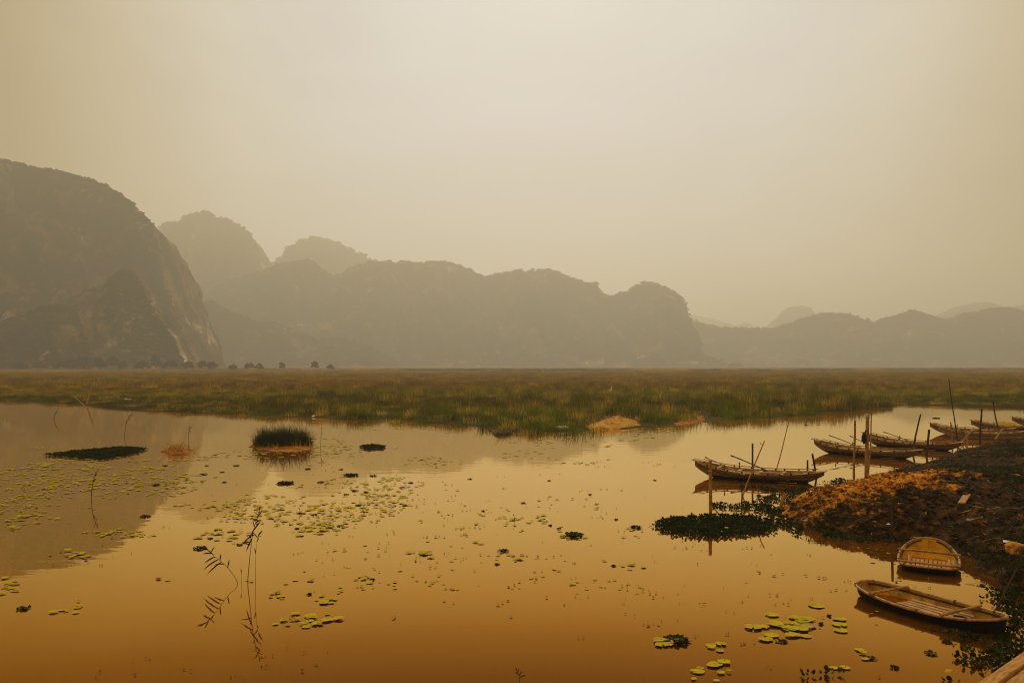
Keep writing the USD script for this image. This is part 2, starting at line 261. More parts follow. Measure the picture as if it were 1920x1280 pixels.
# ------------------------------------------------------------------ limestone hills
def hill(name, pts, Y0, wf, wb, label, seed, rough=1.0, nx=260, trees=1.0, skew=0.0):
    pts = np.array(pts, float)
    px = np.linspace(pts[0, 0], pts[-1, 0], nx)
    py = np.interp(px, pts[:, 0], pts[:, 1])
    X = (px - 960) / F * Y0
    Hc = np.maximum(H0 - (py - HOR) * Y0 / F, 0.0)
    t = np.concatenate([np.linspace(-1, -.45, 26), np.linspace(-.45, -.12, 34)[1:], np.linspace(-.12, .12, 9)[1:], np.linspace(.12, 1, 18)[1:]])
    P = np.zeros((nx, len(t), 3))
    n1 = fbm(np.stack([X / 60, 0 * X, 0 * X], -1), 4, seed)
    for j, tt in enumerate(t):
        w = wf * (0.75 + 0.5 * n1) if tt < 0 else wb
        a = abs(tt)
        zf = np.interp(1 - a, [0, .18, .38, .55, .72, .88, 1], [0, .13, .36, .62, .84, .96, 1.0])
        P[:, j, 0] = X
        P[:, j, 1] = Y0 + tt * w
        P[:, j, 2] = Hc * zf
    q = P / np.array([38.0, 38.0, 60.0])
    face = np.minimum(1, P[..., 2] / 25.0)
    rid = 1 - abs(2 * fbm(q, 5, seed + 7) - 1)
    gul = 1 - abs(2 * fbm(P / np.array([90., 140., 300.]), 3, seed + 9) - 1)
    amp = wf * 0.36 * rough
    side = np.exp(-(t / .16) ** 2)[None, :]
    P[..., 1] += face * (1 - side) * amp * (1.6 * (rid - .6) + 1.7 * (gul - .6))
    P[..., 0] += face * (1 - .8 * side) * wf * .22 * (fbm(P / np.array([70., 70., 90.]), 4, seed + 13) - .5)
    P[..., 2] += face * (1 - side) * 0.26 * Hc[:, None] * (fbm(q * .9, 5, seed + 3) - .52) * np.sign(0.9 - abs(t))[None, :]
    small = fbm(P / np.array([5.5, 5.5, 5.5]), 2, seed + 5) - .5
    P[..., 2] += face * small * 4.0 * (Y0 / 1200.0)
    P[..., 1] -= face * small * 6.0
    P[..., 0] += face * (1 - .7 * side) * 9.0 * (fbm(P / np.array([9., 9., 14.]), 3, seed + 17) - .5)
    P[:, [0, -1], 2] = -0.5
    P[[0, -1], :, 2] = np.minimum(P[[0, -1], :, 2], P[[1, -2], :, 2])
    v = P.reshape(-1, 3); f = grid_faces(nx, len(t))[:, ::-1]
    o = obj(name, (v, f), M['hill'], smooth=True)
    tag(o, label, 'hill', None, 'structure')
    # trees clothing the visible slope
    fr = t < .06
    G = P[:, fr]
    R = np.random.default_rng(seed)
    n = int(4200 * trees)
    ar = np.linalg.norm(np.cross(G[1:, :-1] - G[:-1, :-1], G[:-1, 1:] - G[:-1, :-1]), axis=-1)
    c = R.choice(ar.size, n * 2, p=(ar / ar.sum()).ravel()); i, j = c // ar.shape[1], c % ar.shape[1]
    a, b = R.random(n * 2)[:, None], R.random(n * 2)[:, None]
    p = (G[i, j] * (1 - a) + G[i + 1, j] * a) * (1 - b) + (G[i, j + 1] * (1 - a) + G[i + 1, j + 1] * a) * b
    ok = (fbm(p * [.022, .022, .0066], 4, seed + 21) < .50) & (p[:, 2] > 1)
    p = p[ok][:n]
    ridge = P[:, np.argmin(abs(t))]
    k = R.integers(0, nx - 1, int(600 * trees)); a = R.random(len(k))[:, None]
    pr = ridge[k] * (1 - a) + ridge[k + 1] * a
    pr = pr[pr[:, 2] > 5]
    return np.vstack([p, pr + [0, -1, -.5]]), np.full(len(p) + len(pr), Y0)

HILLS = [
 ('limestone_hill', [(20, 690), (70, 640), (110, 600), (140, 560), (165, 545), (190, 548), (214, 520), (236, 508), (252, 518), (262, 545), (276, 565), (290, 592), (306, 612), (322, 640), (345, 690)],
  650, 55, 65, 'broken rusty foothill in front of the right flank of the tallest hill', 11, 1.1, 200, .5),
 ('limestone_hill', [(200, 690), (250, 600), (290, 545), (318, 535), (345, 552), (375, 570), (400, 566), (425, 584), (455, 596), (485, 610), (515, 606), (550, 622), (600, 640), (640, 636), (690, 652), (760, 690)],
  1250, 100, 110, 'low hazy foothill filling the gap between the tallest hill and the middle ridge', 12, 1.0, 220, .6),
 ('limestone_hill', [(-620, 500), (-500, 420), (-380, 380), (-250, 345), (-120, 312), (-60, 306), (0, 304), (40, 309), (60, 317), (120, 326), (170, 341), (200, 351), (240, 379), (265, 401), (285, 421), (291, 436), (297, 462), (302, 500), (312, 540), (326, 580), (342, 620), (356, 660), (368, 690)],
  790, 140, 170, 'tallest brown hill at the left, its crest sloping down to the right', 1, 1.0, 330, 1.5),
 ('limestone_hill', [(-420, 690), (-300, 655), (-150, 660), (-60, 640), (0, 612), (50, 590), (90, 575), (118, 572), (138, 583), (150, 608), (160, 640), (172, 690)],
  610, 45, 55, 'low rounded rocky spur at the foot of the tallest left hill', 2, .8, 160, .35),
 ('limestone_hill', [(200, 690), (240, 520), (280, 455), (296, 436), (303, 424), (318, 419), (334, 421), (346, 408), (365, 402), (390, 400), (404, 411), (430, 415), (450, 426), (470, 440), (479, 462), (486, 492), (492, 520), (505, 580), (530, 640), (560, 690)],
  1740, 190, 230, 'pale flat topped hill with a sheer right cliff behind the tallest hill', 3, .9, 200, .6),
 ('limestone_hill', [(430, 690), (470, 560), (500, 500), (522, 490), (535, 468), (560, 453), (585, 448), (610, 450), (640, 460), (680, 478), (706, 493), (740, 530), (790, 600), (830, 690)],
  1980, 230, 260, 'faint grey dome shaped hill rising behind the middle ridge', 4, .8, 180, .4),
 ('limestone_hill', [(150, 690), (230, 640), (300, 600), (345, 575), (380, 556), (430, 528), (490, 512), (520, 499), (560, 490), (582, 488), (600, 501), (616, 516), (640, 518), (660, 505), (700, 494), (740, 492), (790, 494), (830, 493), (850, 498), (880, 508), (900, 519), (915, 521), (940, 514), (980, 510), (1030, 508), (1050, 515), (1080, 528), (1108, 534), (1120, 534), (1126, 546), (1140, 557), (1150, 560), (1156, 554), (1175, 552), (1190, 540), (1206, 533), (1225, 533), (1245, 541), (1265, 550), (1280, 566), (1287, 590), (1296, 625), (1310, 655), (1335, 690)],
  1540, 210, 240, 'long hazy ridge of several humps crossing the middle of the valley', 5, .9, 520, 1.7),
 ('limestone_hill', [(1210, 690), (1250, 640), (1290, 603), (1320, 609), (1360, 617), (1430, 619), (1452, 619), (1480, 608), (1510, 598), (1540, 590), (1580, 590), (1610, 597), (1640, 605), (1660, 601), (1690, 588), (1705, 583), (1730, 590), (1760, 600), (1783, 603), (1794, 593), (1830, 585), (1870, 580), (1890, 580), (1920, 588), (1990, 610), (2100, 598), (2200, 625), (2350, 640), (2500, 690)],
  1800, 200, 250, 'low wooded ridge at the right with a pale cliff near its end', 6, .9, 420, 1.3),
 ('distant_hill', [(1260, 690), (1284, 588), (1300, 590), (1340, 598), (1380, 611), (1400, 604), (1425, 615), (1450, 640), (1480, 690)], 3700, 250, 250, 'palest low hill in the gap between the middle and right ridges', 7, .6, 110, 0),
 ('distant_hill', [(1390, 690), (1425, 630), (1440, 615), (1465, 590), (1478, 576), (1500, 573), (1520, 576), (1530, 590), (1560, 612), (1600, 645), (1640, 690)], 3000, 250, 250, 'pale blunt peak standing behind the right ridge', 8, .6, 110, 0),
 ('distant_hill', [(1620, 690), (1640, 625), (1660, 602), (1680, 594), (1700, 598), (1740, 600), (1790, 576), (1830, 567), (1855, 566), (1875, 573), (1892, 576), (1905, 571), (1960, 572), (2050, 600), (2200, 640), (2300, 690)], 3000, 300, 250, 'pale broad hill behind the right end of the right ridge', 9, .6, 150, 0),
]
tp, ts = [], []
for name, pts, Y0, wf, wb, label, seed, rough, nx, trees in HILLS:
    p, d = hill(name, pts, Y0, wf, wb, label, seed, rough, nx, trees)
    if trees: tp.append(p); ts.append(d)
tp = np.vstack(tp); ts = np.concatenate(ts)
def clump(seed, n=26, r=1.0, flat=.8, leaf=.42):
    R = np.random.default_rng(seed)
    d = R.normal(size=(n, 3)); d /= np.linalg.norm(d, axis=1, keepdims=True); d[:, 2] = abs(d[:, 2]) * 1.1 - .25
    c = d * (r * (0.55 + .45 * R.random(n)))[:, None] * [1, 1, flat] + [0, 0, .5 * r]
    out = []
    for k in range(n):
        m = trimesh.creation.icosahedron()
        s = leaf * r * (0.7 + .6 * R.random()) * np.array([1, 1, .7])
        v = np.array(m.vertices) * (1 + .35 * (R.random((12, 1)) - .5)) * s
        out.append((v + c[k], np.array(m.faces)))
    return join(out)
protos = [(clump(k, 9, 1.0), M['hill_tree']) for k in range(4)]
n = len(tp)
instancer('hillside_forest', protos, tp, rng.random(n) * 6.28, (1.6 + 2.8 * rng.random(n) ** 2.5) * (ts / 1200) ** .7, rng.integers(0, 4, n), 'dense scrub and trees clothing the limestone hills', 'forest')
# ------------------------------------------------------------------ marsh vegetation
def blade(p, h, w, lean, az, bend, out):
    "one grass blade: two quads and a tip"
    d = np.array([math.cos(az), math.sin(az), 0]); sd = np.array([-math.sin(az), math.cos(az), 0]) * w / 2
    c = [p + d * (lean * t + bend * t * t) * h + np.array([0, 0, h * (t - .25 * bend * t * t)]) for t in (0, .45, .8, 1)]
    out[0].extend([c[0] - sd, c[0] + sd, c[1] - sd * .9, c[1] + sd * .9, c[2] - sd * .55, c[2] + sd * .55, c[3]])
    k = out[2]; out[1].extend([[k, k + 1, k + 3], [k, k + 3, k + 2], [k + 2, k + 3, k + 5], [k + 2, k + 5, k + 4], [k + 4, k + 5, k + 6]]); out[2] += 7
def tuft(seed, n, R0, h, w, spread=.35, flat=1.0):
    R = np.random.default_rng(seed); out = [[], [], 0]
    for _ in range(n):
        r = R0 * math.sqrt(R.random()); a = R.random() * 6.283
        blade(np.array([r * math.cos(a) * flat, r * math.sin(a), 0]), h * (.55 + .6 * R.random()), w * (.7 + .6 * R.random()), spread * (R.random() - .3), R.random() * 6.283, spread * R.random() * 1.6, out)
    return np.array(out[0]), np.array(out[1])
near = [(tuft(20 + k, 46, .55, 1.0, .020), M['grass']) for k in range(4)]
midp = [(tuft(30 + k, 70, 1.7, 1.0, .045), M['grass']) for k in range(3)]
farp = [(tuft(40 + k, 90, 6.0, 1.0, .16, .25), M['grass']) for k in range(3)]
HEAP = [(1088, 803), (1110, 795), (1140, 784), (1165, 781), (1195, 790), (1205, 799), (1150, 806), (1110, 808)]
FLAT = [(1165, 774), (1200, 767), (1260, 766), (1310, 770), (1335, 781), (1330, 790), (1270, 797), (1255, 790), (1240, 782), (1190, 781)]
KEEP_OUT = [Polygon([gnd(*q)[:2] for q in z]) for z in (HEAP, [(1085, 803), (1210, 799), (1210, 812), (1085, 815)], FLAT, [(1200, 795), (1335, 785), (1340, 800), (1200, 805)], [(500, 724), (545, 716), (560, 727), (500, 729)])]
P, Yw, Sc, Ix = [], [], [], []
def scatter(n, y0, y1, protos, base, hfun):
    "tufts evenly over the ground seen between two distances"
    u = rng.random(n); y = np.sqrt(y0 ** 2 + u * (y1 ** 2 - y0 ** 2)); x = (rng.random(n) * 2 - 1) * (0.90 * y + 8)
    d = y - shore(x)
    thin = noise(np.stack([x * .25, y * .25, 0 * x], -1), 8)
    ok = (d > 0.3) | ((d > -3.2 * thin) & (rng.random(n) < .35) & (x > -22) & (x < 22) & (thin > .35))
    x, y, d = x[ok], y[ok], d[ok]
    ok = np.ones(len(x), bool)
    for pp in KEEP_OUT:
        c = pp.buffer(.1); ok &= ~shapely.contains(c, shapely.points(x, y)) | (noise(np.stack([x * .9, y * .9, 0 * x], -1), 71) > .66)
    x, y, d = x[ok], y[ok], d[ok]
    h = hfun(x, y, d)
    z = np.where(d > 0, np.interp(d, [0, .4, 3, 8], [0, .05, .11, .15]), -.02)
    P.append(np.stack([x, y, z], -1)); Yw.append(rng.random(len(x)) * 6.28); Ix.append(rng.integers(0, protos, len(x)) + base)
    Sc.append(np.stack([np.full(len(x), 1.0), np.full(len(x), 1.0), h], -1))
def hf(x, y, d):
    h = .50 + .75 * noise(np.stack([x * .10, y * .16, 0 * x], -1), 15)
    h = h * np.where(d < 1.0, .7, 1.0) * np.interp(x / y, [-.7, -.5, -.38, -.25, .1, .4, .48, .6], [.30, .32, .42, .7, .8, .92, .5, .38])
    h = h * (.45 + 1.1 * fbm(np.stack([x * .55, y * .55, 0 * x], -1), 2, 18))
    return np.maximum(h * (.6 + .8 * rng.random(len(x))), .12)
scatter(28000, 44, 135, 4, 0, hf)
scatter(20000, 130, 330, 3, 4, lambda x, y, d: .55 + .6 * noise(np.stack([x * .03, y * .08, 0 * x], -1), 16))
scatter(12000, 320, 1150, 3, 7, lambda x, y, d: .6 + .7 * noise(np.stack([x * .008, y * .02, 0 * x], -1), 17))
instancer('marsh_grass', near + midp + farp, np.vstack(P), np.concatenate(Yw), np.vstack(Sc), np.concatenate(Ix), 'green and rust coloured marsh grass covering the plain behind the lagoon', 'grass')
# darker, taller reed beds far out on the plain
P = []
for (x0, x1, py, n, dy) in [(720, 1195, 695.5, 260, 40), (1480, 1600, 695.5, 80, 30), (1650, 1920, 694.5, 90, 60), (0, 560, 694, 200, 60), (1300, 1460, 696.5, 40, 30)]:
    px = x0 + (x1 - x0) * rng.random(n); q = np.array([gnd(a, py) for a in px]); q[:, 1] += dy * (rng.random(n) - .5) * 2; q[:, 0] = (px - 960) / F * q[:, 1]; P.append(q)
P = np.vstack(P); n = len(P)
instancer('reed_bed', [(tuft(50 + k, 90, 3.0, 1.0, .12, .2), M['reed_bed']) for k in range(2)], P, rng.random(n) * 6, np.stack([np.ones(n), np.ones(n), 1.0 + .9 * rng.random(n)], -1), rng.integers(0, 2, n), 'dark strips of taller reeds far out on the marsh plain', 'reeds')

ORD = 'first second third fourth fifth sixth seventh eighth ninth tenth eleventh twelfth thirteenth fourteenth fifteenth sixteenth seventeenth eighteenth nineteenth twentieth'.split()
# bushes and small trees along the foot of the left hills
for k, (px, w, h) in enumerate([(40, 18, 11), (75, 20, 12), (118, 18, 13), (136, 24, 17), (158, 24, 20), (187, 19, 18), (210, 20, 20), (231, 14, 13), (268, 24, 13), (292, 16, 22), (321, 22, 15), (352, 20, 13), (379, 15, 15), (398, 17, 13), (437, 14, 8), (468, 15, 11), (486, 14, 10), (528, 12, 11), (590, 12, 13), (620, 12, 8)]):
    Yt = 520 + 14 * math.sin(k * 2.3); b = at(px, 0, Yt); b[2] = 0.15
    W, Hh = 1.1 * w / F * Yt, 1.55 * (h + 1) / F * Yt
    t = thing('tree', None, 'tree', b, 0, 'small trees at the foot of the left hills')
    side = 'left of' if k < 10 else 'right of'
    desc = {4: 'widest dark bush in the row under the tallest left hill', 9: 'tallest thin crowned tree in the row under the left hills', 0: 'leftmost low bush at the foot of the tallest hill', 19: 'rightmost tiny bush at the foot of the hazy ridge', 18: 'lone small round tree in the pale grass below the middle ridge', 6: 'tall dark round tree beside the widest bush under the left hill'}
    tag(t, desc.get(k, '%s small hazy tree from the left in the row below the left hills' % ORD[k]))
    obj('trunk', tube([[0, 0, -.3], [.1, 0, Hh * .3], [.15, .1, Hh * .62]], [W * .035 + .08, W * .03 + .05, .05], 6), M['bark'], t)
    c = clump(300 + k, 34, 1.0, 1.0, .30)
    obj('crown', (c[0] * [W * .55, W * .5, Hh * .5] + [0, 0, Hh * .16], c[1]), M['tree'], t)

# straw heaps and bare rusty flats at the marsh edge
def mound(name, poly_px, h, m, label, cat, seed, res=.12, z0=-.06, power=.6, litter=0, litter_mat='straw', up=.2):
    "an uneven low heap over the outline seen in the photo"
    g = np.array([gnd(*p)[:2] for p in poly_px]); pg = Polygon(g)
    x0, y0, x1, y1 = pg.bounds
    nx, ny = int((x1 - x0 + 1) / res) + 2, int((y1 - y0 + 1) / res) + 2
    X, Y = np.meshgrid(np.linspace(x0 - .5, x1 + .5, nx), np.linspace(y0 - .5, y1 + .5, ny), indexing='ij')
    pts = shapely.points(X.ravel(), Y.ravel())
    d = np.where(shapely.contains(pg, pts), 1, -1) * shapely.distance(pg.exterior, pts)
    d = d.reshape(X.shape) + .35 * (fbm(np.stack([X * 1.3, Y * 1.3, 0 * X], -1), 3, seed) - .5)
    dm = d.max()
    Zz = np.where(d > 0, h * np.clip(d / dm, 0, 1) ** power * (.55 + .9 * fbm(np.stack([X * 1.1, Y * 1.1, 0 * X], -1), 4, seed + 1)), np.maximum(d * .5, z0 * 3)) + .0
    Zz += np.where(d > 0, .05 * (fbm(np.stack([X * 5, Y * 5, 0 * X], -1), 2, seed + 2) - .5), 0) + z0 * .3
    v = np.stack([X, Y, Zz], -1).reshape(-1, 3); f = grid_faces(nx, ny)
    f = f[(d.ravel()[f] > -.35).any(1)]; uq, inv = np.unique(f, return_inverse=True); v, f = v[uq], inv.reshape(-1, 3)
    t = thing(name, label, cat)
    obj('heap', (v, f), m, t, smooth=True)
    if litter:
        R = np.random.default_rng(seed); out = [[], [], 0]; n = 0
        while n < litter:
            i, j = R.integers(0, nx), R.integers(0, ny)
            if d[i, j] < 0: continue
            n += 1; a = R.random() * 6.28
            blade(np.array([X[i, j], Y[i, j], Zz[i, j] - .02]), (.18 + .3 * R.random()), .02, .9 + .8 * R.random(), a, .5 * R.random(), out)
        o = obj('litter', (np.array(out[0]) * [1, 1, 1], np.array(out[1])), M[litter_mat], t); tag(o, 'loose dry stalks', None, None, 'stuff')
    return t
mound('straw_heap', [(1088, 803), (1110, 795), (1140, 784), (1165, 781), (1195, 790), (1205, 799), (1150, 806), (1110, 808)], .42, M['straw'], 'bright ochre heap of dry straw on the water edge of the marsh', 'heap', 61, litter=260)
mound('mud_flat', [(1165, 774), (1200, 767), (1260, 766), (1310, 770), (1335, 781), (1330, 790), (1270, 797), (1255, 790), (1240, 782), (1190, 781)], .35, M['rust_mud'], 'bare rust brown mud flat strewn with dead reeds behind the straw heap', 'mud', 62, litter=420)
mound('straw_flat', [(498, 718), (520, 716), (545, 720), (530, 724), (505, 723)], .5, M['straw'], 'small pale bare patch far out in the green marsh', 'straw', 63, res=.4)
mound('straw_flat', [(545, 714), (610, 712), (612, 714.5), (560, 716)], .5, M['straw'], 'long thin pale bare strip beyond the small bare patch in the marsh', 'straw', 64, res=.5)
# green clump in front of the flat
def grass_clump(name, poly_px, n, h, m, label, w=.02, z=.0, parent=None, pname='grass', seed=0, lean=.35):
    R = np.random.default_rng(seed); g = np.array([gnd(*p)[:2] for p in poly_px]); pg = Polygon(g); x0, y0, x1, y1 = pg.bounds
    out = [[], [], 0]; k = 0
    while k < n:
        x, y = x0 + (x1 - x0) * R.random(), y0 + (y1 - y0) * R.random()
        p = Point(x, y)
        if not pg.contains(p): continue
        k += 1; e = min(1, .45 + pg.exterior.distance(p) / .5)
        blade(np.array([x, y, z - .03]), h * e * (.35 + .75 * R.random()) * (.7 + .6 * noise(np.array([x * 1.6, y * 1.6, seed]), 3)), w, lean * (R.random() - .3), R.random() * 6.28, lean * 1.5 * R.random(), out)
    mesh = (np.array(out[0]), np.array(out[1]))
    if parent is not None:
        return obj(pname, mesh, m, parent)
    o = obj(name, mesh, m); return tag(o, label, 'grass', None, 'stuff')
grass_clump('grass_clump', [(1195, 795), (1215, 786), (1255, 785), (1262, 794), (1230, 798)], 700, .45, M['grass_green'], 'dark green grass clump growing between the straw heap and the mud flat', seed=5)

# ------------------------------------------------------------------ grass islet, floating mats
isl = mound('grass_islet', [(462, 838), (475, 832), (500, 828), (560, 828), (588, 834), (592, 841), (560, 846), (500, 845)], .16, M['rust_mud'], 'small islet of thick dark green grass with a rusty mud rim in the lagoon', 'islet', 65, res=.08, litter=160)
grass_clump(None, [(474, 834), (500, 829), (560, 829), (586, 833), (584, 838), (530, 841), (480, 839)], 3200, 1.0, M['grass_dark'], None, .016, .05, isl, 'grass', 6, .75)
mound('dead_plant_mat', [(298, 848), (312, 842), (335, 839), (358, 842), (370, 847), (350, 853), (318, 854)], .14, M['rust_mud'], 'rust brown mat of dead plants floating left of the grass islet', 'mat', 66, res=.08, litter=160)
mound('dead_plant_mat', [(922, 813), (935, 809), (955, 810), (960, 814), (940, 817), (926, 816)], .28, M['grass_dark'], 'dark brown heap of rotting plants at the marsh edge above the lagoon', 'mat', 67, res=.1, litter=90)

M['hyacinth'] = mat('water_hyacinth_leaf', [(0.3, (.015, .024, .004)), (0.5, (.038, .055, .008)), (0.7, (.10, .12, .016))], scale=3.0, rough=0.6, spec=0.08, rand=0.5, translucent=.2)
M['pad'] = mat('lily_pad', [(0.3, (.40, .34, .002)), (0.45, (.66, .52, .003)), (0.60, (.80, .58, .004)), (0.74, (.55, .27, .012))], scale=5.0, rough=0.8, spec=0.04, rand=0.4)
M['dead_pad'] = mat('withered_lily_pad', [(0.3, (.28, .12, .02)), (0.7, (.45, .27, .07))], scale=1.3, rough=0.6, rand=0.3)
def hyacinth_leaf(p, s, tilt, az, out):
    "a spoon shaped cupped leaf on a short stalk"
    ca, sa = math.cos(az), math.sin(az); ct, st = math.cos(tilt), math.sin(tilt)
    L = np.array([(0, 0, 0), (.35, .38, .10), (.80, .34, .12), (1.05, 0, .06), (.80, -.34, .12), (.35, -.38, .10), (.55, 0, -.02)]) * s
    x = L[:, 0] * ct - L[:, 2] * st; z = L[:, 0] * st + L[:, 2] * ct
    v = np.stack([x * ca - L[:, 1] * sa, x * sa + L[:, 1] * ca, z], -1) + p
    k = out[2]; out[0].extend(v); out[1].extend([[k + 6, k + i, k + i + 1] for i in range(0, 5)] + [[k + 6, k + 5, k]]); out[2] += 7
def leaves_at(x, y, n, R0, s, R, out, zt=.0):
    for _ in range(n):
        a = R.random() * 6.28; r = R0 * math.sqrt(R.random())
        hyacinth_leaf(np.array([x + r * math.cos(a), y + r * math.sin(a), zt + .01 + .35 * s * R.random()]), s * (.65 + .7 * R.random()), .25 + 1.0 * R.random(), a + 1.6 * (R.random() - .5), out)
def hyacinth_mat(name, poly_px, dens, s, label, seed, gap=0.0, z=0.0):
    R = np.random.default_rng(seed); g = np.array([gnd(*p)[:2] for p in poly_px]); pg = Polygon(g).buffer(0); x0, y0, x1, y1 = pg.bounds
    out = [[], [], 0]; n = int(pg.area * dens * 2.0 / 5); k = 0
    while k < n:
        x, y = x0 + (x1 - x0) * R.random(), y0 + (y1 - y0) * R.random()
        dd = Point(x, y); ins = pg.contains(dd)
        if not ins and (pg.distance(dd) > .15 or R.random() < .7): k += .02; continue
        k += 1
        if gap and noise(np.array([x * 1.7, y * 1.7, seed]), 9) < gap: continue
        leaves_at(x, y, 5, s * 1.3, s, R, out, z)
    o = obj(name, (np.array(out[0]), np.array(out[1])), M['hyacinth'])
    return tag(o, label, 'water plants', None, 'stuff')
hyacinth_mat('water_hyacinth_mat', [(1228, 987), (1260, 972), (1320, 966), (1400, 968), (1452, 978), (1448, 994), (1400, 1004), (1330, 1009), (1262, 1002)], 420, 0.056, 'oval floating mat of dark water hyacinth round the foot of the ochre pole', 71)
hyacinth_mat('water_hyacinth_mat', [(1432, 945), (1480, 958), (1500, 975), (1560, 990), (1620, 1000), (1712, 1008), (1700, 1018), (1600, 1014), (1530, 1006), (1490, 1002), (1455, 985)], 260, 0.050, 'ragged dark band of water plants along the near foot of the mud bank', 72, .42)
hyacinth_mat('water_hyacinth_mat', [(1375, 897), (1450, 917), (1530, 914), (1572, 899), (1595, 903), (1545, 930), (1480, 948), (1440, 940), (1400, 922)], 200, 0.053, 'loose dark water plants under the side of the nearest sampan', 73, .45)
hyacinth_mat('water_hyacinth_mat', [(1306, 944), (1345, 945), (1440, 938), (1462, 955), (1440, 968), (1400, 957), (1350, 955)], 200, 0.050, 'thin broken line of floating plants between the ochre pole and the bank tip', 74, .56)
hyacinth_mat('water_hyacinth_mat', [(1856, 1120), (1885, 1098), (1940, 1088), (2010, 1110), (2010, 1300), (1905, 1285), (1880, 1240), (1850, 1215), (1870, 1185), (1898, 1172), (1890, 1150)], 300, 0.056, 'dense dark water plants in the corner beside the long basket boat', 75, .26)
hyacinth_mat('water_hyacinth_mat', [(1735, 1178), (1790, 1185), (1860, 1186), (1870, 1215), (1830, 1208), (1770, 1195)], 230, 0.053, 'dark water plants in the shadow below the long basket boat', 76, .42)
hyacinth_mat('water_hyacinth_mat', [(1796, 1232), (1830, 1226), (1872, 1236), (1880, 1256), (1840, 1258), (1805, 1248)], 280, 0.056, 'small dark plant mat just left of the landing plank', 77, .25)
hyacinth_mat('water_hyacinth_mat', [(1510, 1272), (1560, 1258), (1600, 1262), (1650, 1252), (1690, 1270), (1760, 1275), (1800, 1290), (1700, 1300), (1510, 1300)], 230, 0.056, 'broken dark plant mats along the bottom edge of the water', 78, .45)
hyacinth_mat('water_hyacinth_mat', [(88, 853), (150, 846), (225, 839), (270, 842), (245, 852), (190, 861), (140, 858)], 300, 0.073, 'long dark floating plant mat at the left beyond the lily field', 79)
hyacinth_mat('water_hyacinth_mat', [(676, 838), (697, 834), (720, 837), (716, 842), (690, 843)], 300, 0.066, 'small dark plant mat right of the grass islet', 80)

# small separate plants on the open water: (px, py, width px, own label)
TUFTS = [(1268, 1201, 50, 'dense dark plant beside yellow pads near the bottom edge'), (1465, 1203, 22, 'small dark plant just below the large yellow lily cluster'), (1074, 1004, 38, 'dark spreading plant ringed by yellow pads in mid lagoon'), (1192, 989, 24, 'dark plant just left of the oval hyacinth mat'),
         (943, 1033, 24, 'leaning dark plant left of the ringed plant in mid lagoon'), (45, 1141, 26, 'dark plant near the lower left edge of the picture'), (375, 1028, 26, 'dark plant left of the bent reed'), (535, 906, 34, 'wide dark plant below the grass islet'), (273, 968, 20, 'dark plant at the edge of the left hill reflection'),
         (1745, 1225, 24, 'dark plant standing alone left of the landing plank'), (1776, 1203, 20, 'dark plant under the long basket boat'), (1814, 1216, 28, 'dark plant between the long basket boat and the small corner mat')]
SMALL = [(562, 962, 12), (589, 965, 14), (395, 1009, 10), (449, 1021, 10), (557, 991, 10), (981, 943, 12), (906, 958, 6), (673, 947, 14), (649, 927, 12), (666, 920, 14), (686, 923, 12), (753, 914, 12), (770, 905, 12), (881, 898, 9), (638, 986, 14), (382, 889, 14), (417, 885, 10), (443, 873, 12), (421, 904, 10), (602, 904, 14),
         (293, 909, 16), (310, 873, 12), (658, 891, 30), (640, 880, 10), (577, 879, 12), (700, 892, 14), (1032, 985, 7), (1048, 991, 8), (1155, 974, 8), (932, 1058, 9), (1150, 1061, 9), (698, 1087, 10), (580, 1114, 8), (1636, 1235, 16), (1677, 1252, 16), (1555, 1155, 8), (1540, 1170, 8), (388, 873, 8), (1106, 927, 7), (1228, 900, 6), (1030, 901, 6),
         (1755, 784, 16), (1512, 797, 8), (1535, 796, 6), (1714, 1147, 12), (1840, 1098, 14)]
MARKS = [(480, 1000, 'tallest reed'), (430, 1050, 'bent reed'), (530, 815, 'grass islet'), (1074, 1004, 'ringed dark plant'), (943, 1033, 'leaning dark plant'), (1335, 985, 'oval hyacinth mat'), (180, 850, 'long left plant mat'), (335, 845, 'rusty dead plant mat'), (697, 838, 'small mat right of the islet'), (964, 972, 'thin twig'), (1490, 1170, 'large yellow lily cluster'),
         (575, 1165, 'tight bright lily cluster'), (588, 988, 'broad lily cluster by the tall reed'), (1700, 1120, 'long basket boat'), (1741, 1035, 'short basket boat'), (1430, 885, 'nearest sampan'), (1640, 845, 'second sampan'), (1840, 1240, 'small corner mat'), (800, 1038, 'mid lagoon lily cluster'), (535, 906, 'wide dark plant below the islet'), (430, 1003, 'broad lily cluster behind the bent reed'), (1590, 1265, 'bottom plant mats')]
seen = set()
def small_label(px, py, w):
    for dist, mx, my, mn in sorted((math.hypot(px - a, 2 * (py - b)), a, b, n) for a, b, n in MARKS):
        dx, dy = px - mx, 2 * (py - my)
        way = ('right of' if dx > 0 else 'left of') if abs(dx) > abs(dy) else ('in front of' if dy > 0 else 'behind')
        for far in ('just ', '', 'far '):
            lab = '%s dark water plant %s%s the %s' % ('tiny' if w < 11 else 'small', far, way, mn)
            if lab not in seen and (far != 'just ' or dist < 90): seen.add(lab); return lab
for k, row in enumerate(TUFTS + [(x, y, w, None) for x, y, w in SMALL]):
    px, py, w, lab = row; R = np.random.default_rng(500 + k); g = gnd(px, py); W = .85 * w / F * g[1]
    out = [[], [], 0]; s = float(np.clip(W * .20, .035, .075))
    leaves_at(0, 0, int(np.clip(12 + 110 * W / .5, 12, 150)), W / 2, s, R, out)
    v = np.array(out[0]); v[:, 2] = v[:, 2] * .62 - .008
    t = thing('water_hyacinth', lab or small_label(px, py, w), 'water plant', g, 0, None if lab else 'dark water plants dotted over the lagoon')
    obj('leaves', (v, np.array(out[1])), M['hyacinth'], t)

